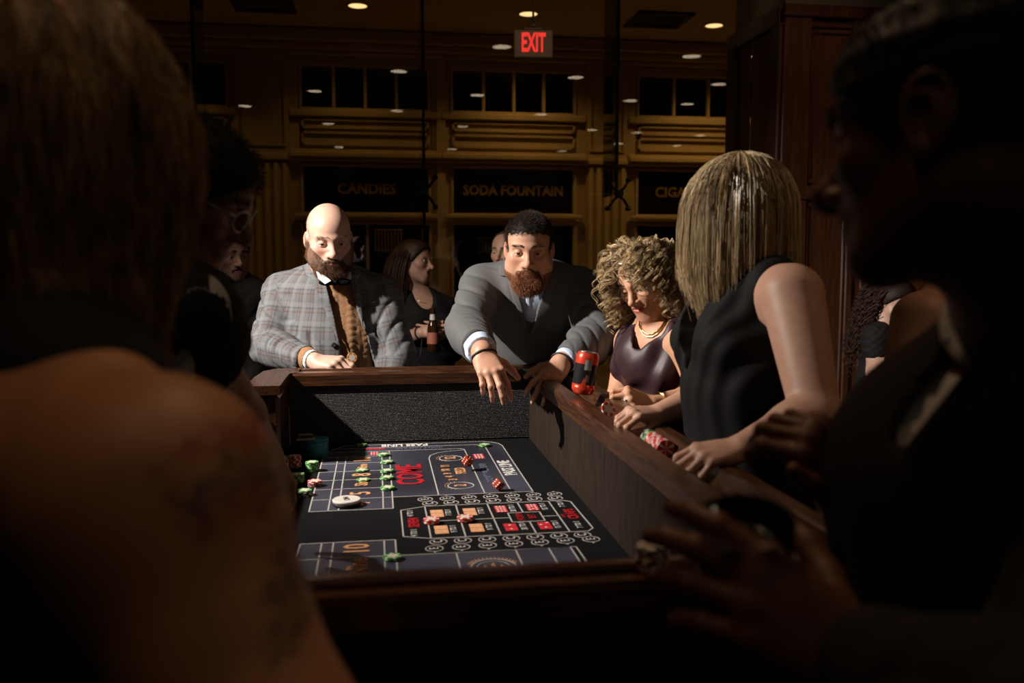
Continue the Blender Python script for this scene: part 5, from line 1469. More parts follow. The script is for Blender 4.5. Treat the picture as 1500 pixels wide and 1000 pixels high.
    ms = cloth_mat('light_blue_shirt', (.50, .60, .78), (.55, .65, .82), .8)
    sh = [econe(lerp(c, mid, .06), mid, (.18, .128), (.19, .150), xd, .05), cone(nb, lerp(nb, mid, .3), .075, .11, .04)]
    garment(r, 'shirt', [sh, ball(nb + V(0, -.05, .03), .060, .02, True)], ms, .008, fr=fr, wr=lambda P: .003 * np.sin(P[:, 0] * 60 + P[:, 2] * 40))
    shell('shirt_placket', sh, fv, pp(fv, 3.10, [(769, 428), (776, 428), (779, 492), (773, 492)]), .003, .0022, ms, r, .003)
    nk0 = h.P(0, -.01, -.10, h.s)
    col_s = [fcone(lerp(nk0, nb, .30), lerp(nk0, nb, 1.25), .076, .092)]
    garment(r, 'shirt_collar', [col_s, ball(atd(776, 420, 3.12), .048, .02, True)], ms, .0045, fr=fr)
    for poly in ([(754, 396), (772, 420), (768, 437), (757, 424), (751, 402)], [(800, 400), (783, 424), (783, 437), (797, 428), (805, 408)]):
        q = [surf_hit([sh, col_s], atd(a, b_, 2.6), ray(a, b_)) - .007 * ray(a, b_) for a, b_ in poly]
        n4 = len(q); mb = MB(); back = [p + .005 * ray(776, 410) for p in q]
        mb.add(q + back, [tuple(range(n4)), tuple(range(2 * n4 - 1, n4 - 1, -1))] + [(i, n4 + i, n4 + (i + 1) % n4, (i + 1) % n4) for i in range(n4)]); mb.build('collar_point', ms, r)
    garment(r, 'shirt_cuff', [fcone(lerp(eR, wR, .70), lerp(eR, wR, .93), .050, .045)], ms, .004, fr=fr, wr=lambda P: .0015 * np.sin(P[:, 2] * 160))
    garment(r, 'shirt_cuff', [fcone(lerp(eL, wL, .84), lerp(eL, wL, .93), .043, .041)], ms, .004, fr=fr)
    # bracelet of dark beads, watch strap on the other wrist
    q = lerp(wR, hR['w'] + hR['d'] * .02, .6); ax = hR['d']; u = hR['t']; v = hR['n']
    mb = MB().tube([q + u * .036 * math.cos(a) + v * .026 * math.sin(a) + ax * .004 * math.sin(a) for a in np.linspace(0, 2 * math.pi, 25)[:-1]], .0042, 8, closed=True); mb.build('bracelet', M_apron, r)
    q = lerp(eL, wL, .97); u, v = hL['t'], hL['n']
    MB().tube([q + u * .037 * math.cos(a) + v * .030 * math.sin(a) for a in np.linspace(0, 2 * math.pi, 25)[:-1]], .006, 8, closed=True).build('watch_strap', M_apron, r)
    shoe_and_trousers(r, hip, fr, m, .105)
suit_man()

# ================================================================== curly blonde woman in the plum top
def curly_woman():
    r = person('smiling woman with curly blonde hair and plum cowl-neck top, looking down', atd(985, 560, 2.92)[:2])
    h = Head(cam_frame(atd(946, 410, 2.78), -34, 22, -13), s=.95, jaw=.84, chin=.85, neck=atd(964, 478, 2.82), neck_r=.050, female=True, smile=1.3, lid=.75, lips=1.0, nose=.95, ear=True)
    fr = cam_frame(atd(965, 540, 2.8), -45, 6)
    nb, sL, sR = atd(966, 478, 2.84), atd(1003, 503, 2.70), atd(922, 500, 2.98)
    eL, wL = atd(1030, 583, 2.62), atd(955, 592, 2.50)
    eR, wR = atd(905, 585, 2.86), atd(925, 596, 2.58)
    mid, hip = atd(975, 560, 2.86), V(*atd(985, 560, 2.92)[:2], .92)
    hL = hand_ops(wL, atd(905, 577, 2.44) - wL, V(.15, -.75, .75), 'L', .92, curl=((.75, 1.0, .5), (.8, 1.1, .6), (.9, 1.1, .6), (.9, 1.1, .6)), spread=(.06, .0, -.05, -.12), thumb=((.45, .8, -.4), (-.1, 1, -.3), (-.3, .9, -.2)), female=True)
    hR = hand_ops(wR, atd(895, 590, 2.50) - wR, V(-.2, -.3, 1), 'R', .92, curl=((.6, .8, .5),) * 4, female=True)
    body(r, [h.ops, torso(nb, sR, sL, mid, hip, .145, .09, .135, .10, .046), limb(sL, eL, wL, .052, .040, .026), limb(sR, eR, wR, .048, .038, .026), hL['ops'], hR['ops']],
         [h.fine, hL['fine'], (sL - .09, nb + .07, .005)], (.55, .29, .18), [h], flush=.35, lash=.9, lipc=(.42, .08, .09), h=.008)
    h.eyes(r, (0, 1, -.5))
    PQ = sdf(h.ops, .004, smooth=0)
    brow_hair(h, PQ, (.06, .03, .015), 60, .0006, r, H_brown, .8)
    # plum top: cowl neck with hanging folds, thin at the shoulders
    c = (sR + sL) / 2; xd = nrm(sR - sL)
    tr = [econe(lerp(c, mid, .22), mid, (.158, .105), (.145, .112), xd, .06), econe(mid, V(*hip[:2], .88), (.145, .112), (.17, .13), xd, .05),
          [ell(lerp(c, mid, .55) + fr.x * s * .066 + fr.y * .075, V(.062, .055, .06), fr.M, .03) for s in (-1, 1)],
          cone(lerp(sL, nb, .50), lerp(c, mid, .35) + fr.y * .05, .044, .065, .04), cone(lerp(sR, nb, .50), lerp(c, mid, .35) + fr.y * .05, .044, .065, .04),
          cone(lerp(sL, nb, .50), lerp(c, mid, .4) - fr.y * .06, .044, .065, .04), cone(lerp(sR, nb, .50), lerp(c, mid, .4) - fr.y * .06, .044, .065, .04)]
    fv = view_frame(955, 500, 2.75); vcut = cutpoly(fv, pp(fv, 2.72, [(928, 455), (985, 462), (976, 482), (957, 500), (938, 511), (927, 508), (926, 490)]), -.05)
    tr += [ell(lerp(c, mid, .14) + fr.y * .035, V(.125, .078, .085), fr.M, .04), cone(lerp(sL, nb, .45), nb - fr.z * .012, .048, .056, .04), cone(lerp(sR, nb, .45), nb - fr.z * .012, .048, .056, .04), cone(nb - fr.z * .02, lerp(c, mid, .4) + fr.y * .06, .06, .08, .04)]
    m = cloth_mat('plum_satin', (.028, .010, .014), (.040, .015, .020), .5, 300, .12, spec=.4)
    def cowl(P):
        x, y, z = fr.loc(P[:, 0], P[:, 1], P[:, 2]); x0, y0, z0 = fr.loc(*lerp(c, mid, .1))
        rr = np.sqrt((x - x0) ** 2 + ((z - z0) * .75) ** 2)
        return np.where(y > 0, .007 * np.sin(rr * 115 + 1.5 * x / .1) * np.exp(-((rr - .16) / .09) ** 2), 0) + .003 * np.sin(z * 45 + x * 60)
    garment(r, 'cowl_top', [tr, vcut], m, .005, wr=cowl, fr=fr)
    # necklace, ring, bracelet
    mg = mat('gold', (.75, .48, .18), .25, 1.0)
    skin = [h.ops, torso(nb, sR, sL, mid, hip, .145, .09, .135, .10, .046)]
    for k, dy in enumerate((0, 4.5)):
        pts = [surf_hit(skin, atd(px, py + dy, 2.2), ray(px, py + dy), t1=.9) - .0025 * nrm(ray(px, py)) for px, py in [(936, 470), (938, 478), (942, 485), (948, 489), (955, 489), (962, 485), (968, 479), (973, 471), (977, 463)]]
        MB().tube(pts, .0022, 6).build('necklace', mg, r)
    q = hL['tips'][2]; c_ = lerp(q[0], q[1], .55); ax = nrm(q[1] - q[0]); u = hL['t']; v = np.cross(ax, u)
    MB().tube([c_ + (u * math.cos(a) + v * math.sin(a)) * .0098 for a in np.linspace(0, 2 * math.pi, 17)[:-1]], .0016, 6, closed=True).build('ring', M_alu, r)
    P, Q = sdf([ball(c_ + hL['n'] * .012, .0045)], .0015); obj('ring_stone', qmesh('ring_stone', P, Q), mat('stone', (.8, .8, .85), .05, .6), r)
    q = lerp(eL, wL, .86); ax = nrm(wL - eL); u = nrm(np.cross(ax, CZ)); v = np.cross(ax, u)
    for k in (0, 1): MB().tube([q + ax * .006 * k + (u * math.cos(a) + v * math.sin(a)) * .032 for a in np.linspace(0, 2 * math.pi, 25)[:-1]], .0017, 6, closed=True).build('bracelet', mg, r)
    # curly hair: helical locks from the scalp
    reg = cap_region(1.25, .55, .030, .004)
    P, Q = sdf([cap_ops(h, .014, lambda x, y, z: np.minimum(reg(x, y, z), .05 + 0 * x), nz=.006), ell(h.P(.0, -.055, -.03, h.s), V(.085, .07, .10), h.M, .03)], .006)
    cap = obj('hair', qmesh('hair', P, Q, base_col(len(P), (.07, .042, .02))), H_blond, r)
    p, nn = surf_points(PQ[0], PQ[1], lambda q: (reg(*h.L3(q)) > -.003).astype(float), 640)
    S = Strands(); rg = np.random.default_rng(5)
    for i in range(len(p)):
        x, y, z = [float(v) for v in h.L3(p[i][None])]
        top = max(0.0, min(1.0, (z + .02) / .12))
        length = rg.uniform(.11, .175) * (1.0 if y < .035 else .70)
        side = 1 if x > 0 else -1
        d0 = nrm(nn[i] * 1.0 + h.x * side * .55 - h.z * .25 * top + rg.normal(0, .25, 3))
        n = 30; t = np.linspace(0, 1, n)
        # path leaves the scalp and falls
        g = V(0, 0, -1.0)
        path = [p[i] - nn[i] * .004]; dv = d0 * 1.0
        for k in range(n - 1):
            dv = nrm(dv + g * (.13 if k > 3 else .09)); path.append(path[-1] + dv * length / (n - 1))
        path = np.array(path)
        if path[:, 2].max() > h.o[2] + .128: continue
        # keep off the face
        lx, ly, lz = h.L3(path); inface = (ly > .03) & (lz < .060) & (np.abs(lx) < .070)
        path = path + h.x * (np.where(inface, side * (.070 - np.abs(lx)), 0) * h.s * 1.0)[:, None]
        rad = rg.uniform(.008, .0155); turns = length / rg.uniform(.038, .060); ph = rg.uniform(0, 6.28)
        T = np.gradient(path, axis=0); T /= np.linalg.norm(T, axis=1)[:, None] + 1e-9
        u = nrm(np.cross(T[0], V(.2, .9, .3))); U = np.cross(T, u); U /= np.linalg.norm(U, axis=1)[:, None] + 1e-9; W_ = np.cross(T, U)
        env = np.minimum(1, t * 3)[:, None] * rad
        base = cmix((.13, .08, .035), (.82, .61, .34), rg.random() ** 1.1)
        for q in range(6):
            a = 2 * math.pi * turns * t + ph + rg.normal(0, .20); jt = rg.normal(0, .0022, 3)
            S.add(path + env * (U * np.cos(a)[:, None] + W_ * np.sin(a)[:, None]) + jt, .0009, .0004, base * rg.uniform(.7, 1.3))
    S.build('curls', H_blond, cap)
    shoe_and_trousers(r, hip, fr, M_apron, .085, gap=.08)
curly_woman()

# ================================================================== straight-haired blonde in black, from behind her left shoulder
def long_hair(r, h, name, pts_fn, n, c1, c2, m, rad, seed, mask):
    pass
def blonde_woman():
    r = person('woman with straight blonde hair hiding her face, in sleeveless black V-neck top', atd(1110, 560, 2.02)[:2])
    h = Head(cam_frame(atd(1082, 312, 2.03), -108, 24, 0), s=.98, jaw=.85, neck=atd(1098, 405, 2.0), neck_r=.050, female=True)
    fr = cam_frame(atd(1085, 500, 1.98), -62, 4)
    nb, sL, sR = atd(1100, 402, 2.02), atd(1160, 432, 1.86), atd(1045, 440, 2.24)
    eL, wL = atd(1196, 612, 1.74), atd(1088, 655, 1.70)
    eR, wR = atd(1050, 575, 2.22), atd(965, 607, 2.12)
    mid, hip = atd(1088, 560, 2.03), V(*atd(1100, 560, 2.05)[:2], .93)
    hL = hand_ops(wL, atd(1022, 668, 1.685) - wL, V(-.05, -.35, 1), 'L', .92, curl=((.45, .75, .45), (.55, .85, .5), (.65, .9, .5), (.75, .9, .5)), spread=(.12, .0, -.09, -.2), thumb=((.55, .75, -.45), (.1, 1, -.4), (0, .95, -.4)), female=True)
    hR = hand_ops(wR, atd(915, 605, 2.06) - wR, V(-.15, -.35, 1), 'R', .92, curl=((.7, .9, .5), (.75, .95, .5), (.8, 1, .5), (.8, 1, .5)), spread=(.06, 0, -.05, -.12), thumb=((.5, .8, -.35), (.0, 1, -.3), (-.2, .95, -.2)), female=True)
    body(r, [h.ops, torso(nb, sR, sL, mid, hip, .15, .10, .14, .11, .052), limb(sL, eL, wL, .066, .049, .028), limb(sR, eR, wR, .055, .042, .027), hL['ops'], hR['ops']],
         [h.fine, hL['fine'], hR['fine']], (.52, .29, .20), [h], flush=.25, h=.007, hf=.0026)
    c = (sR + sL) / 2; xd = nrm(sR - sL)
    bust = [ell(lerp(c, mid, .50) + fr.x * s * .072 + fr.y * .082, V(.070, .066, .066), fr.M, .035) for s in (-1, 1)]
    tr = [econe(lerp(c, mid, .16), mid, (.158, .118), (.150, .122), xd, .06), econe(mid, V(*hip[:2], .80), (.150, .122), (.18, .15), xd, .05), bust,
          cone(lerp(sL, nb, .52), lerp(c, mid, .3) + fr.y * .05, .054, .09, .04), cone(lerp(sR, nb, .50), lerp(c, mid, .3) + fr.y * .05, .054, .09, .04),
          cone(lerp(sL, nb, .52), lerp(c, mid, .35) - fr.y * .06, .054, .09, .04), cone(lerp(sR, nb, .50), lerp(c, mid, .35) - fr.y * .06, .054, .09, .04), cone(lerp(sL, nb, .55), nb, .056, .062, .03), cone(lerp(sR, nb, .5), nb, .056, .062, .03)]
    vx = lerp(c, mid, .02) + fr.y * .16
    vpoly = [(fr.loc(*(vx + fr.x * a + fr.z * b)))[0::2] for a, b in ((-.085, .14), (.085, .14), (.042, -.05), (.0, -.150), (-.042, -.05))]
    m = cloth_mat('black_crepe', (.0042, .0038, .0042), (.0065, .006, .0065), .75, 380, .2, spec=.18)
    def gather(P):
        x, y, z = fr.loc(P[:, 0], P[:, 1], P[:, 2]); x0, y0, z0 = fr.loc(*lerp(c, mid, .5))
        return .0028 * np.sin(x * 130 + z * 22 + 3 * np.sin(z * 14)) * (z - z0 > -.30)
    garment(r, 'black_top', [tr, cutpoly(fr, [tuple(map(float, q)) for q in vpoly], .02)], m, .005, wr=gather, fr=fr)
    # straight hair: strands fall from the crown over the face and the back
    reg = cap_region(1.0, .5, .045, -.005)
    S = Strands(); rg = np.random.default_rng(9)
    PQ = sdf(h.ops[:3], .005, smooth=0)
    p, nn = surf_points(PQ[0], PQ[1], lambda q: ((lambda x, y, z: z > .01 + .55 * np.maximum(y - .02, 0) - .25 * np.maximum(-y, 0))(*h.L3(q))).astype(float), 5200)
    hull = [h.ops[:3]]
    f0 = nrm(V(h.y[0], h.y[1], 0)); s0 = np.cross(f0, CZ)
    for i in range(len(p)):
        rel = p[i] - h.o; fx, sx_ = float(rel @ f0), float(rel @ s0)
        rr = math.hypot(fx, sx_) + 1e-6; outd = (f0 * fx + s0 * sx_) / rr
        cs = fx / rr; zend = (1.238 + .22 * max(0, cs - .10) if cs > 0 else 1.238 - .17 * cs) + rg.normal(0, .016); L_ = (p[i][2] - zend) * 1.08 + .015
        n = 14; path = [p[i]]; rmax = .088 if fx > -.02 else .096
        d = nrm(outd * 1.0 + nn[i] * .7)
        for k in range(n - 1):
            q = path[-1]; rq = q - h.o; rad_ = math.hypot(float(rq @ f0) / 1.18, float(rq @ s0))
            push = max(0.0, (rmax - rad_) / rmax) if q[2] > h.o[2] - .06 else 0.0
            tap = -.22 if q[2] < h.o[2] - .12 else 0.0
            d = nrm(d * .45 + outd * (push * .9 + tap) + V(0, 0, -1) * (.55 + .35 * (k > 2)))
            path.append(q + d * L_ / (n - 1))
        path = np.array(path) + nn[i] * rg.uniform(.004, .018)
        an = math.atan2(sx_, fx); lock = (math.sin(an * 23) + math.sin(an * 57 + 1) * .6) * .32 + .5
        c_ = cmix((.12, .074, .038), (.90, .68, .40), min(1, max(0, .55 * lock + .55 * rg.random() - .1)))
        wav = rg.normal(0, .0035, 3); ph = rg.uniform(0, 6)
        t = np.linspace(0, 1, n)[:, None]
        path = path + wav * np.sin(t * 5 + ph) * t + rg.normal(0, .004, 3) * t
        S.add(path, .0009, .0004, c_)
    P, Q = sdf([ell(h.o + CZ * .020 + f0 * .0, V(.094, .108, .100), np.stack([s0, f0, CZ], 1), .02), econe(h.o + CZ * .02, h.o - CZ * .17 - f0 * .01, (.088, .098), (.060, .075), s0, .03)], .006)
    hp = obj('hair', qmesh('hair', P, Q, base_col(len(P), (.06, .036, .018))), H_blond, r)
    S.build('hair_strands', H_blond, hp)
    shoe_and_trousers(r, hip, fr, M_apron, .09, gap=.085)
blonde_woman()
# ================================================================== people further back
def bottle_woman():
    r = person('laughing woman with long brown hair in black, holding a beer bottle', atd(618, 500, 4.95)[:2])
    h = Head(cam_frame(atd(606, 384, 4.9), 66, -2, 8), s=.98, jaw=.88, neck=atd(608, 430, 4.95), neck_r=.052, female=True, smile=2.0, mouth_open=.5, nose=1.05)
    fr = cam_frame(atd(618, 470, 4.95), 22, 0)
    nb, sR, sL = atd(612, 432, 4.95), atd(580, 452, 4.92), atd(652, 452, 4.98)
    eR, wR = atd(580, 500, 4.88), atd(618, 487, 4.72)
    eL, wL = atd(662, 515, 4.95), atd(645, 490, 4.75)
    mid, hip = atd(616, 500, 4.97), V(*atd(618, 500, 4.97)[:2], .92)
    hR = hand_ops(wR, atd(640, 480, 4.68) - wR, V(-.1, -.9, .4), 'R', .95, curl=((.6, .9, .6), (.7, 1, .6), (.8, 1, .6), (.8, 1, .6)), thumb=((.5, .8, -.4), (.1, 1, -.5), (-.2, .9, -.3)), female=True)
    hL = hand_ops(wL, V(-1, 0, .2), V(0, -1, .2), 'L', .95, curl=((.5, .8, .5),) * 4, female=True)
    body(r, [h.ops, torso(nb, sR, sL, mid, hip, .16, .11, .17, .13, .052), limb(sR, eR, wR, .055, .044, .029), limb(sL, eL, wL, .055, .044, .029), hR['ops'], hL['ops']], [h.fine, hR['fine']], (.48, .28, .20), [h], h=.011, hf=.0035, flush=.4)
    h.eyes(r, (0, 1, 0))
    c = (sR + sL) / 2; xd = nrm(sR - sL)
    tr = [cone(sR, nb, .066, .06, .05), cone(sL, nb, .066, .06, .05), econe(lerp(c, mid, .15), mid, (.175, .13), (.185, .145), xd, .06), econe(mid, V(*hip[:2], .45), (.185, .145), (.22, .18), xd, .05),
          [ell(lerp(c, mid, .5) + fr.x * s * .08 + fr.y * .09, V(.08, .07, .075), fr.M, .03) for s in (-1, 1)],
          limb(sR, eR, lerp(eR, wR, .12), .066, .056, .050), limb(sL, eL, lerp(eL, wL, .8), .066, .056, .045), ell(nb + fr.y * .10 + V(0, 0, .01), V(.055, .07, .085), fr.M, .02, True)]
    m = cloth_mat('black_jersey', (.006, .006, .007), rough=.8)
    garment(r, 'black_dress', [tr, ball(nb + V(0, 0, .06), .06, .02, True)], m, .009, fr=fr, wr=lambda P: .004 * np.sin(P[:, 2] * 40 + P[:, 0] * 50))
    PQ = sdf(h.ops[:3], .006, smooth=0); S = Strands(); rg = np.random.default_rng(3); reg = cap_region(1.25, .5, .03, .0)
    p, nn = surf_points(PQ[0], PQ[1], lambda q: ((lambda x, y, z: (z > .01 + 1.3 * np.maximum(y - .0, 0)) | ((y < -.03) & (z > -.03)))(*h.L3(q))).astype(float), 1300)
    for i in range(len(p)):
        x, y, z = [float(v) for v in h.L3(p[i][None])]
        n = 12; path = [p[i]]; d = nrm(nn[i] * .5 - h.y * (.5 + 4 * max(0, y)) + h.x * (.3 if x > 0 else -.3)); L_ = rg.uniform(.30, .44); fwd = -fr.y * .02 + fr.x * (-.10 if x < 0 else .1)
        for k in range(n - 1):
            d = nrm(d * .62 + V(0, 0, -.55) + fwd * .5); path.append(path[-1] + d * L_ / (n - 1))
        tip = rg.random()
        S.add(np.array(path), .0016, .0008, cmix((.035, .017, .009), (.20, .09, .03), .25 * tip + (.5 * tip if i % 3 == 0 else 0)))
    P, Q = sdf([cap_ops(h, .012, lambda x, y, z: np.minimum(reg(x, y, z), .05 + 0 * x))], .007); hp = obj('hair', qmesh('hair', P, Q, base_col(len(P), (.03, .016, .009))), H_brown, r); S.build('hair_strands', H_brown, hp)
    q = lerp(eR, wR, .93); ax = nrm(wR - eR); u = nrm(np.cross(ax, CZ)); v = np.cross(ax, u)
    MB().tube([q + (u * math.cos(a) + v * math.sin(a)) * .034 for a in np.linspace(0, 2 * math.pi, 21)[:-1]], .005, 6, closed=True).build('wrist_band', M_apron, r)
    e = h.P(.082, -.006, -.034, h.s); MB().lathe([(.0005, -.005), (.005, 0), (.0005, .005)], e, 10).build('earring', M_alu, r); e = h.P(-.082, -.006, -.034, h.s); MB().lathe([(.0005, -.005), (.005, 0), (.0005, .005)], e, 10).build('earring', M_alu, r)
    MB().tube([nb + fr.y * (.02 + .09 * math.sin(a)) + fr.x * .055 * math.cos(a) + fr.z * (.03 - .07 * math.sin(a)) for a in np.linspace(-.3, math.pi + .3, 21)], .0018, 6).build('necklace', M_alu, r)
    MB().tube([wR + V(0, -.02, -.02), wR + V(-.01, -.03, -.12), wR + V(-.05, -.02, -.2)], .003, 6).build('bag_strap', M_apron, r)
    shoe_and_trousers(r, hip, fr, M_apron, .09)
    b = atd(634, 478, 4.66)
    t = thing('beer_bottle', 'brown long-necked bottle with pale neck label in the laughing woman’s hand'.replace('’', "'"), 'bottle', tuple(b - V(0, 0, .13)))
    M_bb = mat('brown_glass', (.03, .012, .004), .08, spec=.6)
    MB().lathe([(.001, .001), (.028, .002), (.030, .008), (.030, .115), (.026, .14), (.015, .165), (.0125, .215), (.0135, .222), (.0135, .228), (.001, .228)], (0, 0, 0), 24, cap=False).build('bottle_body', M_bb, t, keep=False)
    MB().lathe([(.0166, .165), (.0138, .195)], (0, 0, 0), 24, cap=False).build('neck_label', mat('neck_label', (.55, .52, .50), .4), t, keep=False)
    MB().lathe([(.0308, .04), (.0308, .10)], (0, 0, 0), 24, cap=False).build('body_label', mat('body_label', (.35, .12, .08), .5), t, keep=False)
bottle_woman()

def plain_man(label, head, yaw, pitch, roll, D, s, shirt, skin, sh, hair_c, beard=None, arms=None, floor_px=None, trouser=None, gl=False, hl=.012, hreg=(1.1, .5, .035, 0.0), jaw=1.0, eyes=True):
    hx, hy = head; r = person(label, atd(hx, hy + 200, D + .05)[:2])
    h = Head(cam_frame(atd(hx, hy, D), yaw, pitch, roll), s=s, jaw=jaw, neck=atd(sh['nb'][0], sh['nb'][1], D + .04), nose=1.1, lid=.3, eyes=eyes)
    nb = atd(*sh['nb'], D + .06); sR = atd(*sh['R']); sL = atd(*sh['L']); fr = cam_frame((sR + sL) / 2, sh.get('yaw', yaw), 0)
    eR, wR, eL, wL = [atd(*sh[k]) for k in ('eR', 'wR', 'eL', 'wL')]
    c = (sR + sL) / 2; mid = c + V(0, 0, -.30) + fr.y * .01; hip = V(mid[0], mid[1], .93) - fr.y * .02
    hR = hand_ops(wR, wR - eR + V(0, 0, -.02), sh.get('nR', V(0, -.4, .9)), 'R', .98, curl=((.35, .5, .3), (.4, .5, .3), (.45, .55, .35), (.5, .55, .35)))
    hL = hand_ops(wL, wL - eL + V(0, 0, -.02), sh.get('nL', V(0, -.4, .9)), 'L', .98, curl=((.35, .5, .3), (.4, .5, .3), (.45, .55, .35), (.5, .55, .35)))
    body(r, [h.ops, torso(nb, sR, sL, mid, hip, .17, .11, .17, .13), limb(sR, eR, wR, .052, .044, .030), limb(sL, eL, wL, .052, .044, .030), hR['ops'], hL['ops']], [h.fine, hR['fine'], hL['fine']], skin, [h], h=.011, hf=.0034)
    h.eyes(r, (0, 1, -.2))
    reg = cap_region(*hreg)
    P, Q = sdf([cap_ops(h, .005, lambda x, y, z: np.minimum(reg(x, y, z), .05 + 0 * x), nz=.002)], .005); hp = obj('hair', qmesh('hair', P, Q, base_col(len(P), hair_c)), H_dark, r)
    short_hair(h, (P, Q), lambda x, y, z: reg(x, y, z) > -.004, 2600, hl, .0008, hair_c, np.array(hair_c) * 2, H_dark, hp, 'hair_strands', -.2, .4, .3)
    PQ = sdf(h.ops, .005, smooth=0); brow_hair(h, PQ, hair_c, 60, .0008, r, H_dark, 1.1)
    if beard:
        pB = lambda x, y, z: h.P(x, y, z, h.s)
        P, Q = sdf([ell(pB(0, .060, -.106), V(.036, .028, .030) * h.s, h.M, .03), [cone(pB(k * .068, .008, -.02), pB(k * .036, .056, -.10), .008, .016, .03) for k in (-1, 1)], [cone(pB(k * .004, .097, -.054), pB(k * .026, .084, -.07), .006, .007, .01) for k in (-1, 1)]], .005)
        b = obj('beard', qmesh('beard', P, Q, base_col(len(P), beard)), H_dark, r); short_hair(h, (P, Q), lambda x, y, z: y > -9, 1500, .008, .0007, beard, np.array(beard) * 2, H_dark, b, 'beard_hair', .8, .2, .3)
    k_ = sh.get('sleeve', .95)
    def sleeve(s_, e, w_):
        if k_ <= .5: q = lerp(s_, e, k_ * 2); return [cone(s_, q, .070, .066, .03), plane_cut(lerp(s_, e, k_ * 2 - .08), e - s_, q - .08, q + .08)]
        return limb(s_, e, lerp(e, w_, (k_ - .5) * 2), .070, .060, .045)
    tr = [cone(sR, nb, .066, .06, .05), cone(sL, nb, .066, .06, .05), econe(lerp(c, mid, .12), mid, (.185, .135), (.185, .15), nrm(sR - sL), .06), econe(mid, V(*hip[:2], .84), (.185, .15), (.19, .155), nrm(sR - sL), .05)]
    garment(r, 'shirt', [tr, ball(nb + V(0, 0, .055), .058, .02, True), sleeve(sR, eR, wR), sleeve(sL, eL, wL)], shirt, .008, [(sR, eR, fr.x, .07), (sL, eL, fr.x, .07), (c, hip, fr.y, .19)], lambda P: fold(P, sR, eR, .004, 50, 1) + fold(P, sL, eL, .004, 50, 2) + .003 * np.sin(P[:, 2] * 34 + P[:, 0] * 30))
    garment(r, 'shirt_collar', [fcone(nb + V(0, 0, .0), nb + V(0, 0, .045) + fr.y * .005, .074, .066), ball(nb + fr.y * .075 + V(0, 0, .03), .035, .02, True)], shirt, .006, fr=fr)
    shoe_and_trousers(r, hip, fr, trouser or M_apron, .10)
    return r, h, fr
m_dark = cloth_mat('charcoal_shirt', (.012, .011, .011))
plain_man('dark-haired bearded man in dark shirt standing behind the man with glasses', (338, 374), 22, 4, 0, 4.15, .98, m_dark, (.30, .17, .12), dict(nb=(338, 408), R=(312, 432, 4.2), L=(372, 432, 4.2), eR=(306, 505, 4.2), wR=(330, 555, 4.1), eL=(384, 505, 4.2), wL=(366, 560, 4.1)), (.010, .007, .006), beard=(.010, .007, .006))
plain_man('man mostly hidden behind the shoulder of the red-bearded man', (742, 370), -28, 0, 0, 4.95, .98, m_dark, (.42, .24, .17), dict(nb=(742, 405), R=(712, 425, 5.0), L=(775, 425, 5.0), eR=(706, 490, 5.0), wR=(715, 540, 5.0), eL=(780, 490, 5.0), wL=(776, 540, 5.0)), (.06, .04, .025), hl=.006, hreg=(1.6, .6, .01, .03))
# dealer with glasses and patterned short sleeves
def leaf_mat():
    m = mat('leaf_print_shirt', (.008, .008, .009), .8, spec=.2)
    a = N(m, 'ShaderNodeAttribute', attribute_name='weave'); mp = N(m, 'ShaderNodeMapping'); mp.inputs['Scale'].default_value = (17, 7, 1); mp.inputs['Rotation'].default_value = (0, 0, .6); L(m, a.outputs['Vector'], mp.inputs[0])
    v = N(m, 'ShaderNodeTexVoronoi', feature='F1'); v.inputs['Scale'].default_value = 1.0; L(m, mp.outputs[0], v.inputs['Vector'])
    L(m, ramp(m, v.outputs['Distance'], [(.30, (.42, .42, .42)), (.34, (.008, .008, .009))]), _pr(m).inputs['Base Color']); return m
dl, dh, dfr = plain_man('dark-haired man with glasses and white-patterned black short-sleeved shirt, bent over the dealer side', (283, 281), 74, 26, 6, 1.52, 1.0, leaf_mat(), (.30, .15, .09),
                        dict(nb=(225, 405), R=(272, 462, 1.46), L=(205, 450, 1.66), eR=(332, 580, 1.56), wR=(392, 668, 1.72), eL=(270, 590, 1.74), wL=(345, 640, 1.84), yaw=66, sleeve=.36), (.008, .006, .005), hl=.017, hreg=(.95, .5, .035, .0))
mb = MB()
for sx in (-1, 1):
    c_ = [dh.P(sx * .033 + .024 * math.cos(a) * (1 if sx > 0 else 1), .104 - .010 * abs(math.cos(a)) * (sx * math.cos(a) > 0), -.004 + .019 * math.sin(a)) for a in np.linspace(0, 2 * math.pi, 25)[:-1]]
    mb.tube(c_, .0014, 6, closed=True)
    mb.tube([dh.P(sx * .057, .094, .004), dh.P(sx * .074, .06, .006), dh.P(sx * .080, -.005, .010), dh.P(sx * .080, -.03, -.02)], .0016, 6)
mb.tube([dh.P(-.009, .104, 0), dh.P(0, .108, .004), dh.P(.009, .104, 0)], .0014, 6)
mb.build('glasses', mat('steel_rim', (.5, .5, .5), .25, 1.0), dl)

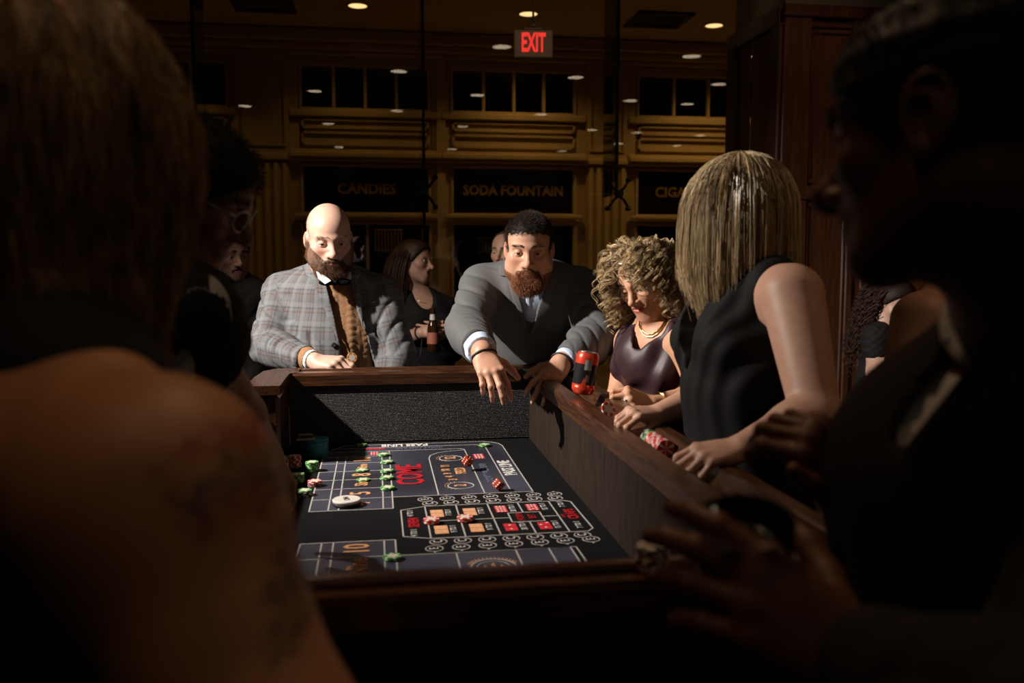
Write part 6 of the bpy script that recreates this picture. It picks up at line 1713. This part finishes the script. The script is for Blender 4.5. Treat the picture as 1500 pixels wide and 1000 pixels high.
# curly dark-haired woman by the oak wall
def lace_woman():
    r = person('woman with long dark curly hair and black lace cap sleeve by the oak wall', atd(1300, 560, 4.0)[:2])
    h = Head(cam_frame(atd(1305, 443, 3.95), 52, 22, 4), s=.95, jaw=.86, neck=atd(1300, 480, 4.0), neck_r=.048, female=True, lid=.5)
    fr = cam_frame(atd(1300, 520, 4.0), 50, 0)
    nb, sR, sL = atd(1298, 480, 4.02), atd(1284, 494, 3.92), atd(1330, 494, 4.12)
    eR, wR = atd(1283, 545, 3.92), atd(1308, 527, 3.75)
    eL, wL = atd(1340, 545, 4.1), atd(1330, 525, 3.85)
    mid, hip = atd(1300, 560, 4.02), V(*atd(1302, 560, 4.04)[:2], .85)
    hR = hand_ops(wR, V(.9, .1, .35), V(0, -1, .3), 'R', .92, curl=((.5, .7, .4),) * 4, female=True); hL = hand_ops(wL, V(-.3, -.3, .8), V(0, -1, .3), 'L', .92, curl=((.5, .7, .4),) * 4, female=True)
    body(r, [h.ops, torso(nb, sR, sL, mid, hip, .14, .10, .13, .11, .048), limb(sR, eR, wR, .050, .040, .027), limb(sL, eL, wL, .050, .040, .027), hR['ops'], hL['ops']], [h.fine, hR['fine']], (.52, .32, .24), [h], h=.010, hf=.0034)
    h.eyes(r, (0, 1, -.4)); c = (sR + sL) / 2; xd = nrm(sR - sL)
    m = cloth_mat('black_lace', (.007, .006, .007), rough=.8, bump=.6)
    tr = [cone(sR, nb, .060, .05, .05), cone(sL, nb, .060, .05, .05), econe(lerp(c, mid, .15), mid, (.155, .12), (.145, .12), xd, .06), econe(mid, V(*hip[:2], .5), (.145, .12), (.18, .15), xd, .05), cone(sR, lerp(sR, eR, .36), .062, .058, .02), cone(sL, lerp(sL, eL, .36), .062, .058, .02)]
    garment(r, 'lace_top', [tr, ball(nb + V(0, 0, .05), .055, .02, True)], m, .008, fr=fr, wr=lambda P: .003 * np.sin(P[:, 2] * 180) * np.sin(P[:, 0] * 180))
    PQ = sdf(h.ops[:3], .006, smooth=0); S = Strands(); rg = np.random.default_rng(4); reg = cap_region(1.25, .5, .03, .0)
    p, nn = surf_points(PQ[0], PQ[1], lambda q: ((lambda x, y, z: (z > .02 + 1.1 * np.maximum(y, 0)) | ((y < -.03) & (z > -.04)))(*h.L3(q))).astype(float), 420)
    for i in range(len(p)):
        n = 26; t = np.linspace(0, 1, n); path = [p[i]]; d = nrm(nn[i] * .8 - h.y * (.8 + 3 * max(0, float(h.L3(p[i][None])[1][0])))); L_ = rg.uniform(.20, .38)
        for k in range(n - 1): d = nrm(d * .8 + V(0, 0, -.30) - fr.y * .08); path.append(path[-1] + d * L_ / (n - 1))
        path = np.array(path); T = np.gradient(path, axis=0); T /= np.linalg.norm(T, axis=1)[:, None] + 1e-9; U = np.cross(T, V(.3, .8, .2)); U /= np.linalg.norm(U, axis=1)[:, None] + 1e-9; W_ = np.cross(T, U); rad = rg.uniform(.006, .012)
        for q in range(3):
            a = 2 * math.pi * t * L_ / .055 + i + rg.normal(0, .3); S.add(path + np.minimum(1, t * 3)[:, None] * rad * (U * np.cos(a)[:, None] + W_ * np.sin(a)[:, None]), .0015, .0007, cmix((.02, .010, .007), (.07, .035, .02), rg.random()))
    P, Q = sdf([cap_ops(h, .010, lambda x, y, z: np.minimum(reg(x, y, z), .05 + 0 * x))], .007); hp = obj('hair', qmesh('hair', P, Q, base_col(len(P), (.018, .010, .008))), H_dark, r); S.build('curls', H_dark, hp)
    shoe_and_trousers(r, hip, fr, M_apron, .085)
lace_woman()

# woman in a black strapped dress, mostly hidden by the man in the foreground
def strap_woman():
    r = person('woman with bare shoulders in black strapped dress behind the man in the foreground', atd(1400, 560, 2.0)[:2])
    h = Head(cam_frame(atd(1428, 345, 2.05), 150, 5, 0), s=.97, neck=atd(1420, 420, 2.05), neck_r=.052, female=True)
    fr = cam_frame(atd(1395, 520, 2.05), 150, 0)
    nb, sR, sL = atd(1412, 428, 2.05), atd(1480, 455, 2.20), atd(1350, 470, 1.95)
    eL, wL = atd(1318, 580, 1.9), atd(1330, 640, 2.1); eR, wR = atd(1500, 570, 2.25), atd(1450, 640, 2.4)
    mid, hip = atd(1405, 570, 2.05), V(*atd(1405, 570, 2.05)[:2], .92)
    hL = hand_ops(wL, V(.3, .7, .1), V(0, 0, 1), 'L', .92, curl=((.4, .5, .4),) * 4, female=True); hR = hand_ops(wR, V(-.3, .7, .1), V(0, 0, 1), 'R', .92, curl=((.4, .5, .4),) * 4, female=True)
    body(r, [h.ops, torso(nb, sR, sL, mid, hip, .15, .105, .15, .11, .054), limb(sL, eL, wL, .064, .046, .028), limb(sR, eR, wR, .060, .046, .028), hL['ops'], hR['ops']], [h.fine], (.50, .27, .16), [h], h=.009, hf=.004)
    c = (sR + sL) / 2; xd = nrm(sR - sL); m = M_blackcloth
    garment(r, 'black_dress', [econe(lerp(c, mid, .50), mid, (.162, .12), (.16, .122), xd, .06), econe(mid, V(*hip[:2], .5), (.16, .122), (.2, .17), xd, .05)], m, .009, fr=fr)
    st = MB()
    for s_ in (sL, sR):
        q = lerp(s_, nb, .42); pts = [lerp(c, mid, .45) + (q - c) * .85 - fr.y * .115, q - fr.y * .085 - V(0, 0, .02), q + V(0, 0, .062), q + fr.y * .08, lerp(c, mid, .45) + (q - c) * .8 + fr.y * .12]
        st.tube(pts, .008, 8)
    st.build('straps', m, r)
    P, Q = sdf([cap_ops(h, .018, lambda x, y, z: np.minimum(cap_region(1.2, .4, .03, 0)(x, y, z), .05 + 0 * x), nz=.004), ell(h.P(0, -.06, -.02), V(.07, .06, .07), h.M, .03)], .008); obj('hair', qmesh('hair', P, Q, base_col(len(P), (.02, .012, .009))), H_dark, r)
    shoe_and_trousers(r, hip, fr, M_apron, .088)
M_blackcloth = cloth_mat('black_cloth', (.006, .006, .006), rough=.85)
strap_woman()

# ================================================================== people in the foreground, out of focus
def near_man():
    r = person('man in dark suit in profile at the near right corner, holding a glass', atd(1560, 900, .86)[:2])
    h = Head(cam_frame(atd(1402, 196, .76), -112, 6, 4), s=1.04, neck=atd(1520, 470, .82), neck_r=.058, nose=1.45, lips=1.5, chin=1.1, ear_detail=True, lid=.35, brow=1.3)
    fr = cam_frame(atd(1470, 700, .8), -112, 0)
    nb, sR, sL = atd(1535, 500, .82), atd(1318, 690, 1.04), atd(1720, 690, .66)
    eL, wL = atd(1570, 1130, .52), atd(1262, 968, .69)
    eR, wR = atd(1330, 860, 1.02), atd(1258, 712, 1.02)
    mid, hip = atd(1545, 800, .86), V(*atd(1560, 900, .88)[:2], .92)
    hL = hand_ops(wL, atd(1124, 882, .70) - wL, V(.12, -.9, .35), 'L', 1.06, curl=((.20, .42, .32), (.28, .5, .4), (.40, .55, .4), (.5, .6, .4)), spread=(.10, .0, -.08, -.18), thumb=((.80, .45, -.45), (.65, .65, -.5), (.5, .75, -.5)))
    hR = hand_ops(wR, atd(1185, 640, 1.0) - wR, V(.2, -.8, .5), 'R', 1.0, curl=((.8, 1.1, .6), (.9, 1.2, .6), (1, 1.2, .6), (1, 1.2, .6)), thumb=((.7, .6, .3), (.3, .9, .2), (.1, 1, 0)))
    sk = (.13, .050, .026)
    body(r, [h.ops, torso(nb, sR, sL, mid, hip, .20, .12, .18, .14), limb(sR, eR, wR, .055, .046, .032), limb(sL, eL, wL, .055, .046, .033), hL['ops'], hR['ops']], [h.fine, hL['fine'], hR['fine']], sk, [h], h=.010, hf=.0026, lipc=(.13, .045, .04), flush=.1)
    h.eyes(r, (0, 1, -.3))
    reg = cap_region(.95, .5, .040, .004)
    P, Q = sdf([cap_ops(h, .007, lambda x, y, z: np.minimum(reg(x, y, z), .05 + 0 * x), nz=.003)], .005); hp = obj('hair', qmesh('hair', P, Q, base_col(len(P), (.006, .004, .003))), H_dark, r)
    short_hair(h, (P, Q), lambda x, y, z: reg(x, y, z) > -.004, 5000, .010, .0007, (.006, .004, .003), (.014, .010, .008), H_dark, hp, 'hair_strands', -.1, .0, .6)
    PQ = sdf(h.ops, .005, smooth=0); brow_hair(h, PQ, (.008, .005, .004), 80, .0007, r, H_dark, 1.2)
    c = (sR + sL) / 2; xd = nrm(sR - sL); m = cloth_mat('dark_suit', (.009, .0065, .0065), (.013, .009, .009))
    trunk = [cone(sR, lerp(sR, nb, .75), .072, .066, .05), cone(sL, lerp(sL, nb, .75), .072, .066, .05), cone(nb, lerp(nb, mid, .3), .068, .11, .05), econe(lerp(c, mid, .12), mid, (.225, .145), (.205, .165), xd, .06), econe(mid, V(*hip[:2], .78), (.205, .165), (.215, .17), xd, .05)]
    sl = [limb(sL, eL, lerp(eL, wL, .93), .080, .066, .046), limb(sR, eR, lerp(eR, wR, .9), .080, .064, .046)]
    fv = view_frame(1400, 580, .9)
    op = pp(fv, .9, [(1440, 440), (1450, 500), (1370, 600), (1322, 660), (1318, 620), (1385, 520)])
    bones = [(sR, eR, xd, .07), (eR, wR, xd, .06), (sL, eL, xd, .07), (eL, wL, xd, .06), (c, mid, fr.y, .20)]
    garment(r, 'suit_jacket', [trunk, sl, ball(nb + V(0, 0, .07), .07, .02, True), cutpoly(fv, op, -.05)], m, .007, bones, lambda P: fold(P, sL, eL, .005, 45, 1) + fold(P, eL, wL, .006, 60, 2) + fold(P, sR, eR, .005, 45, .3))
    ms = cloth_mat('white_shirt_near', (.60, .60, .60), (.66, .66, .66))
    shell('lapel', trunk, fv, pp(fv, .9, [(1456, 470), (1478, 560), (1400, 660), (1325, 710), (1324, 662), (1372, 602), (1448, 510)]), .006, .004, m, r, .004, -.12, box=(-.15, .3))
    garment(r, 'shirt', [econe(lerp(c, mid, .05), mid, (.185, .128), (.18, .145), xd, .05), cone(nb, lerp(nb, mid, .3), .066, .10, .04)], ms, .009, fr=fr)
    nk0 = h.P(0, -.02, -.10, h.s); garment(r, 'shirt_collar', [fcone(lerp(nk0, nb, .55), lerp(nk0, nb, 1.2), .073, .080)], ms, .006, fr=fr)
    garment(r, 'shirt_cuff', [fcone(lerp(eL, wL, .90), lerp(eL, wL, .955), .044, .041)], ms, .005, fr=fr) if False else None
    shoe_and_trousers(r, hip, fr, m, .10)
    # tumbler held from below by the left hand
    g = atd(1090, 815, .735); ax = nrm(V(-.12, -.30, 1))
    t = thing('tumbler', 'dark drinking glass tilted in the hand of the man in the foreground', 'glass', tuple(g)); t.rotation_euler = Vector(ax).to_track_quat('Z', 'Y').to_euler()
    MB().lathe([(.0005, -.075), (.030, -.075), (.033, -.070), (.040, .035), (.0385, .035), (.0315, -.062), (.0005, -.064)], (0, 0, 0), 40, cap=False).build('glass_wall', glass_mat('tumbler_glass', (.80, .80, .80), 2.0), t, keep=False)
    MB().lathe([(.0005, -.062), (.031, -.061), (.0368, .008), (.0005, .008)], (0, 0, 0), 36, cap=False).build('drink', mat('dark_drink', (.012, .004, .002), .08), t, keep=False)
    for k, (a, b_, z) in enumerate([(.010, .008, .006), (-.014, .002, .008), (.004, -.016, .005)]):
        mb = MB().box((-.011, -.011, -.009), (.011, .011, .009), .003); o = mb.build('ice_cube', glass_mat('ice', (.75, .75, .75), 2.5) if k == 0 else bpy.data.materials['ice'], t, keep=False); o.location = (a, b_, z); o.rotation_euler = (.3 * k, .2, k)
near_man()

def near_woman():
    r = person('woman with wavy blonde-brown hair and tattooed bare shoulder, back to us at the near left', atd(40, 900, .74)[:2])
    h = Head(cam_frame(atd(70, 185, .80), 152, 14, 0), s=1.0, neck=atd(60, 450, .80), neck_r=.055, female=True)
    fr = cam_frame(atd(60, 700, .74), 160, 0)
    nb, sR, sL = atd(40, 500, .80), atd(228, 735, .62), atd(-330, 660, .86)
    eR, wR = atd(400, 1150, .56), atd(520, 1180, .80)
    eL, wL = atd(-420, 1150, .9), atd(-150, 1150, 1.05)
    mid, hip = atd(-20, 980, .74), V(*atd(-20, 1000, .76)[:2], .90)
    hR = hand_ops(wR, V(.4, .8, .0), V(0, 0, 1), 'R', .95, curl=((.4, .5, .4),) * 4, female=True); hL = hand_ops(wL, V(.4, .8, .0), V(0, 0, 1), 'L', .95, curl=((.4, .5, .4),) * 4, female=True)
    sk = (.40, .185, .085)
    rgt = np.random.default_rng(12)
    ax = nrm(eR - sR); ctr = [(atd(t_[0], t_[1], .55), t_[2], t_[3]) for t_ in [(318, 640, (.20, .03, .02), .014), (272, 655, (.20, .03, .02), .010), (340, 655, (.22, .035, .02), .012), (375, 690, (.05, .06, .05), .016), (330, 705, (.05, .05, .05), .018), (290, 740, (.06, .05, .05), .014), (352, 745, (.22, .03, .03), .014), (305, 770, (.20, .03, .02), .012), (385, 725, (.05, .06, .06), .014),
                              (400, 800, (.05, .05, .05), .012), (412, 850, (.05, .05, .05), .016), (425, 900, (.05, .05, .05), .016), (402, 875, (.06, .05, .05), .010), (415, 940, (.05, .05, .05), .012), (240, 690, (.20, .05, .03), .009), (262, 720, (.18, .04, .03), .009)]]
    def tattoo(P, col):
        for c_, tc, rr in ctr:
            q = P - c_; d = np.sqrt((q @ CR) ** 2 + (q @ CU) ** 2); a = np.arctan2(q @ CU, q @ CR)
            near = np.abs(q @ CW) < .12
            w = (1 / (1 + np.exp((d - rr * (.75 + .3 * np.sin(a * 5 + rr * 900))) / .0012))) * near * .95
            w = w * (.6 + .4 * np.sin(d * 1600))
            col = col * (1 - w[:, None]) + np.array(tc) * w[:, None]
        return col
    body(r, [h.ops, torso(nb, sR, sL, mid, hip, .18, .11, .17, .12, .062), ball(sR, .072, .05), limb(sR, eR, wR, .078, .064, .034, .04), limb(sL, eL, wL, .07, .055, .032), hL['ops'], hR['ops']], [h.fine, (sR - .16, sR + .16, .004)], sk, [h], h=.010, hf=.004, extra=tattoo)
    c = (sR + sL) / 2; xd = nrm(sR - sL)
    fv = view_frame(80, 620, .7)
    surf = [torso(nb, sR, sL, mid, hip, .18, .11, .17, .12, .062)]
    garment(r, 'black_top', [econe(lerp(c, mid, .55), mid, (.19, .122), (.185, .13), xd, .06), econe(mid, V(*hip[:2], .6), (.185, .13), (.21, .17), xd, .05)], M_blackcloth, .009, fr=fr)
    garment(r, 'black_shawl_collar', [cone(nb + V(0, 0, .0), lerp(nb, sR, .42), .092, .078, .05), cone(nb, lerp(nb, sL, .5), .095, .085, .05), cone(lerp(nb, sL, .5), lerp(c, mid, .5), .085, .10, .05)], M_blackcloth, .009, fr=fr)
    # wavy hair: thick locks around a soft mass
    mass = [ell(h.o + V(0, 0, .015), V(.103, .110, .105), np.eye(3), .03), econe(h.o + V(0, 0, .0), atd(75, 420, .79), (.105, .10), (.085, .085), CR, .05), econe(atd(75, 420, .79), atd(50, 560, .76), (.085, .08), (.06, .05), CR, .04)]
    def wave(P):
        a = np.arctan2((P - h.o) @ CR, -((P - h.o) @ CW)); z = P[:, 2]
        return .006 * np.sin(a * 9 + 2.2 * np.sin(z * 26) + z * 8) + .003 * np.sin(a * 23 + 3 * np.sin(z * 31))
    P, Q = sdf(mass, .007); P = wrinkle(P, Q, wave)
    a = np.arctan2((P - h.o) @ CR, -((P - h.o) @ CW)); tt = (.5 + .5 * np.sin(a * 17 + 3 * np.sin(P[:, 2] * 24)))[:, None]
    hp = obj('hair', qmesh('hair', P, Q, np.array((.06, .034, .014)) * (1 - tt) + np.array((.24, .15, .065)) * tt), H_brown, r)
    p, nn = surf_points(P, Q, lambda q: (q[:, 2] > h.o[2] - .05).astype(float), 1800); S = Strands(); rg = np.random.default_rng(21)
    for i in range(len(p)):
        n = 16; path = [p[i]]; d = nrm(nn[i] * .2 + V(0, 0, -.4)); L_ = rg.uniform(.10, .26); ph = rg.uniform(0, 6)
        for k in range(n - 1):
            q = path[-1]; f = float(field(mass, *[np.array([v]) for v in q])[0]) if k % 3 == 0 else f
            g = nrm(q - V(h.o[0], h.o[1], q[2])) if q[2] < h.o[2] + .03 else nrm(q - h.o)
            d = nrm(d * .6 + V(0, 0, -.4) - g * (f - .004) * 14 + CR * .12 * math.sin(k * .9 + ph)); path.append(q + d * L_ / (n - 1))
        S.add(np.array(path) + nn[i] * .003, .0011, .0005, cmix((.07, .04, .016), (.42, .27, .12), rg.random()))
    S.build('hair_strands', H_brown, hp)
    shoe_and_trousers(r, hip, fr, M_apron, .095)
near_woman()
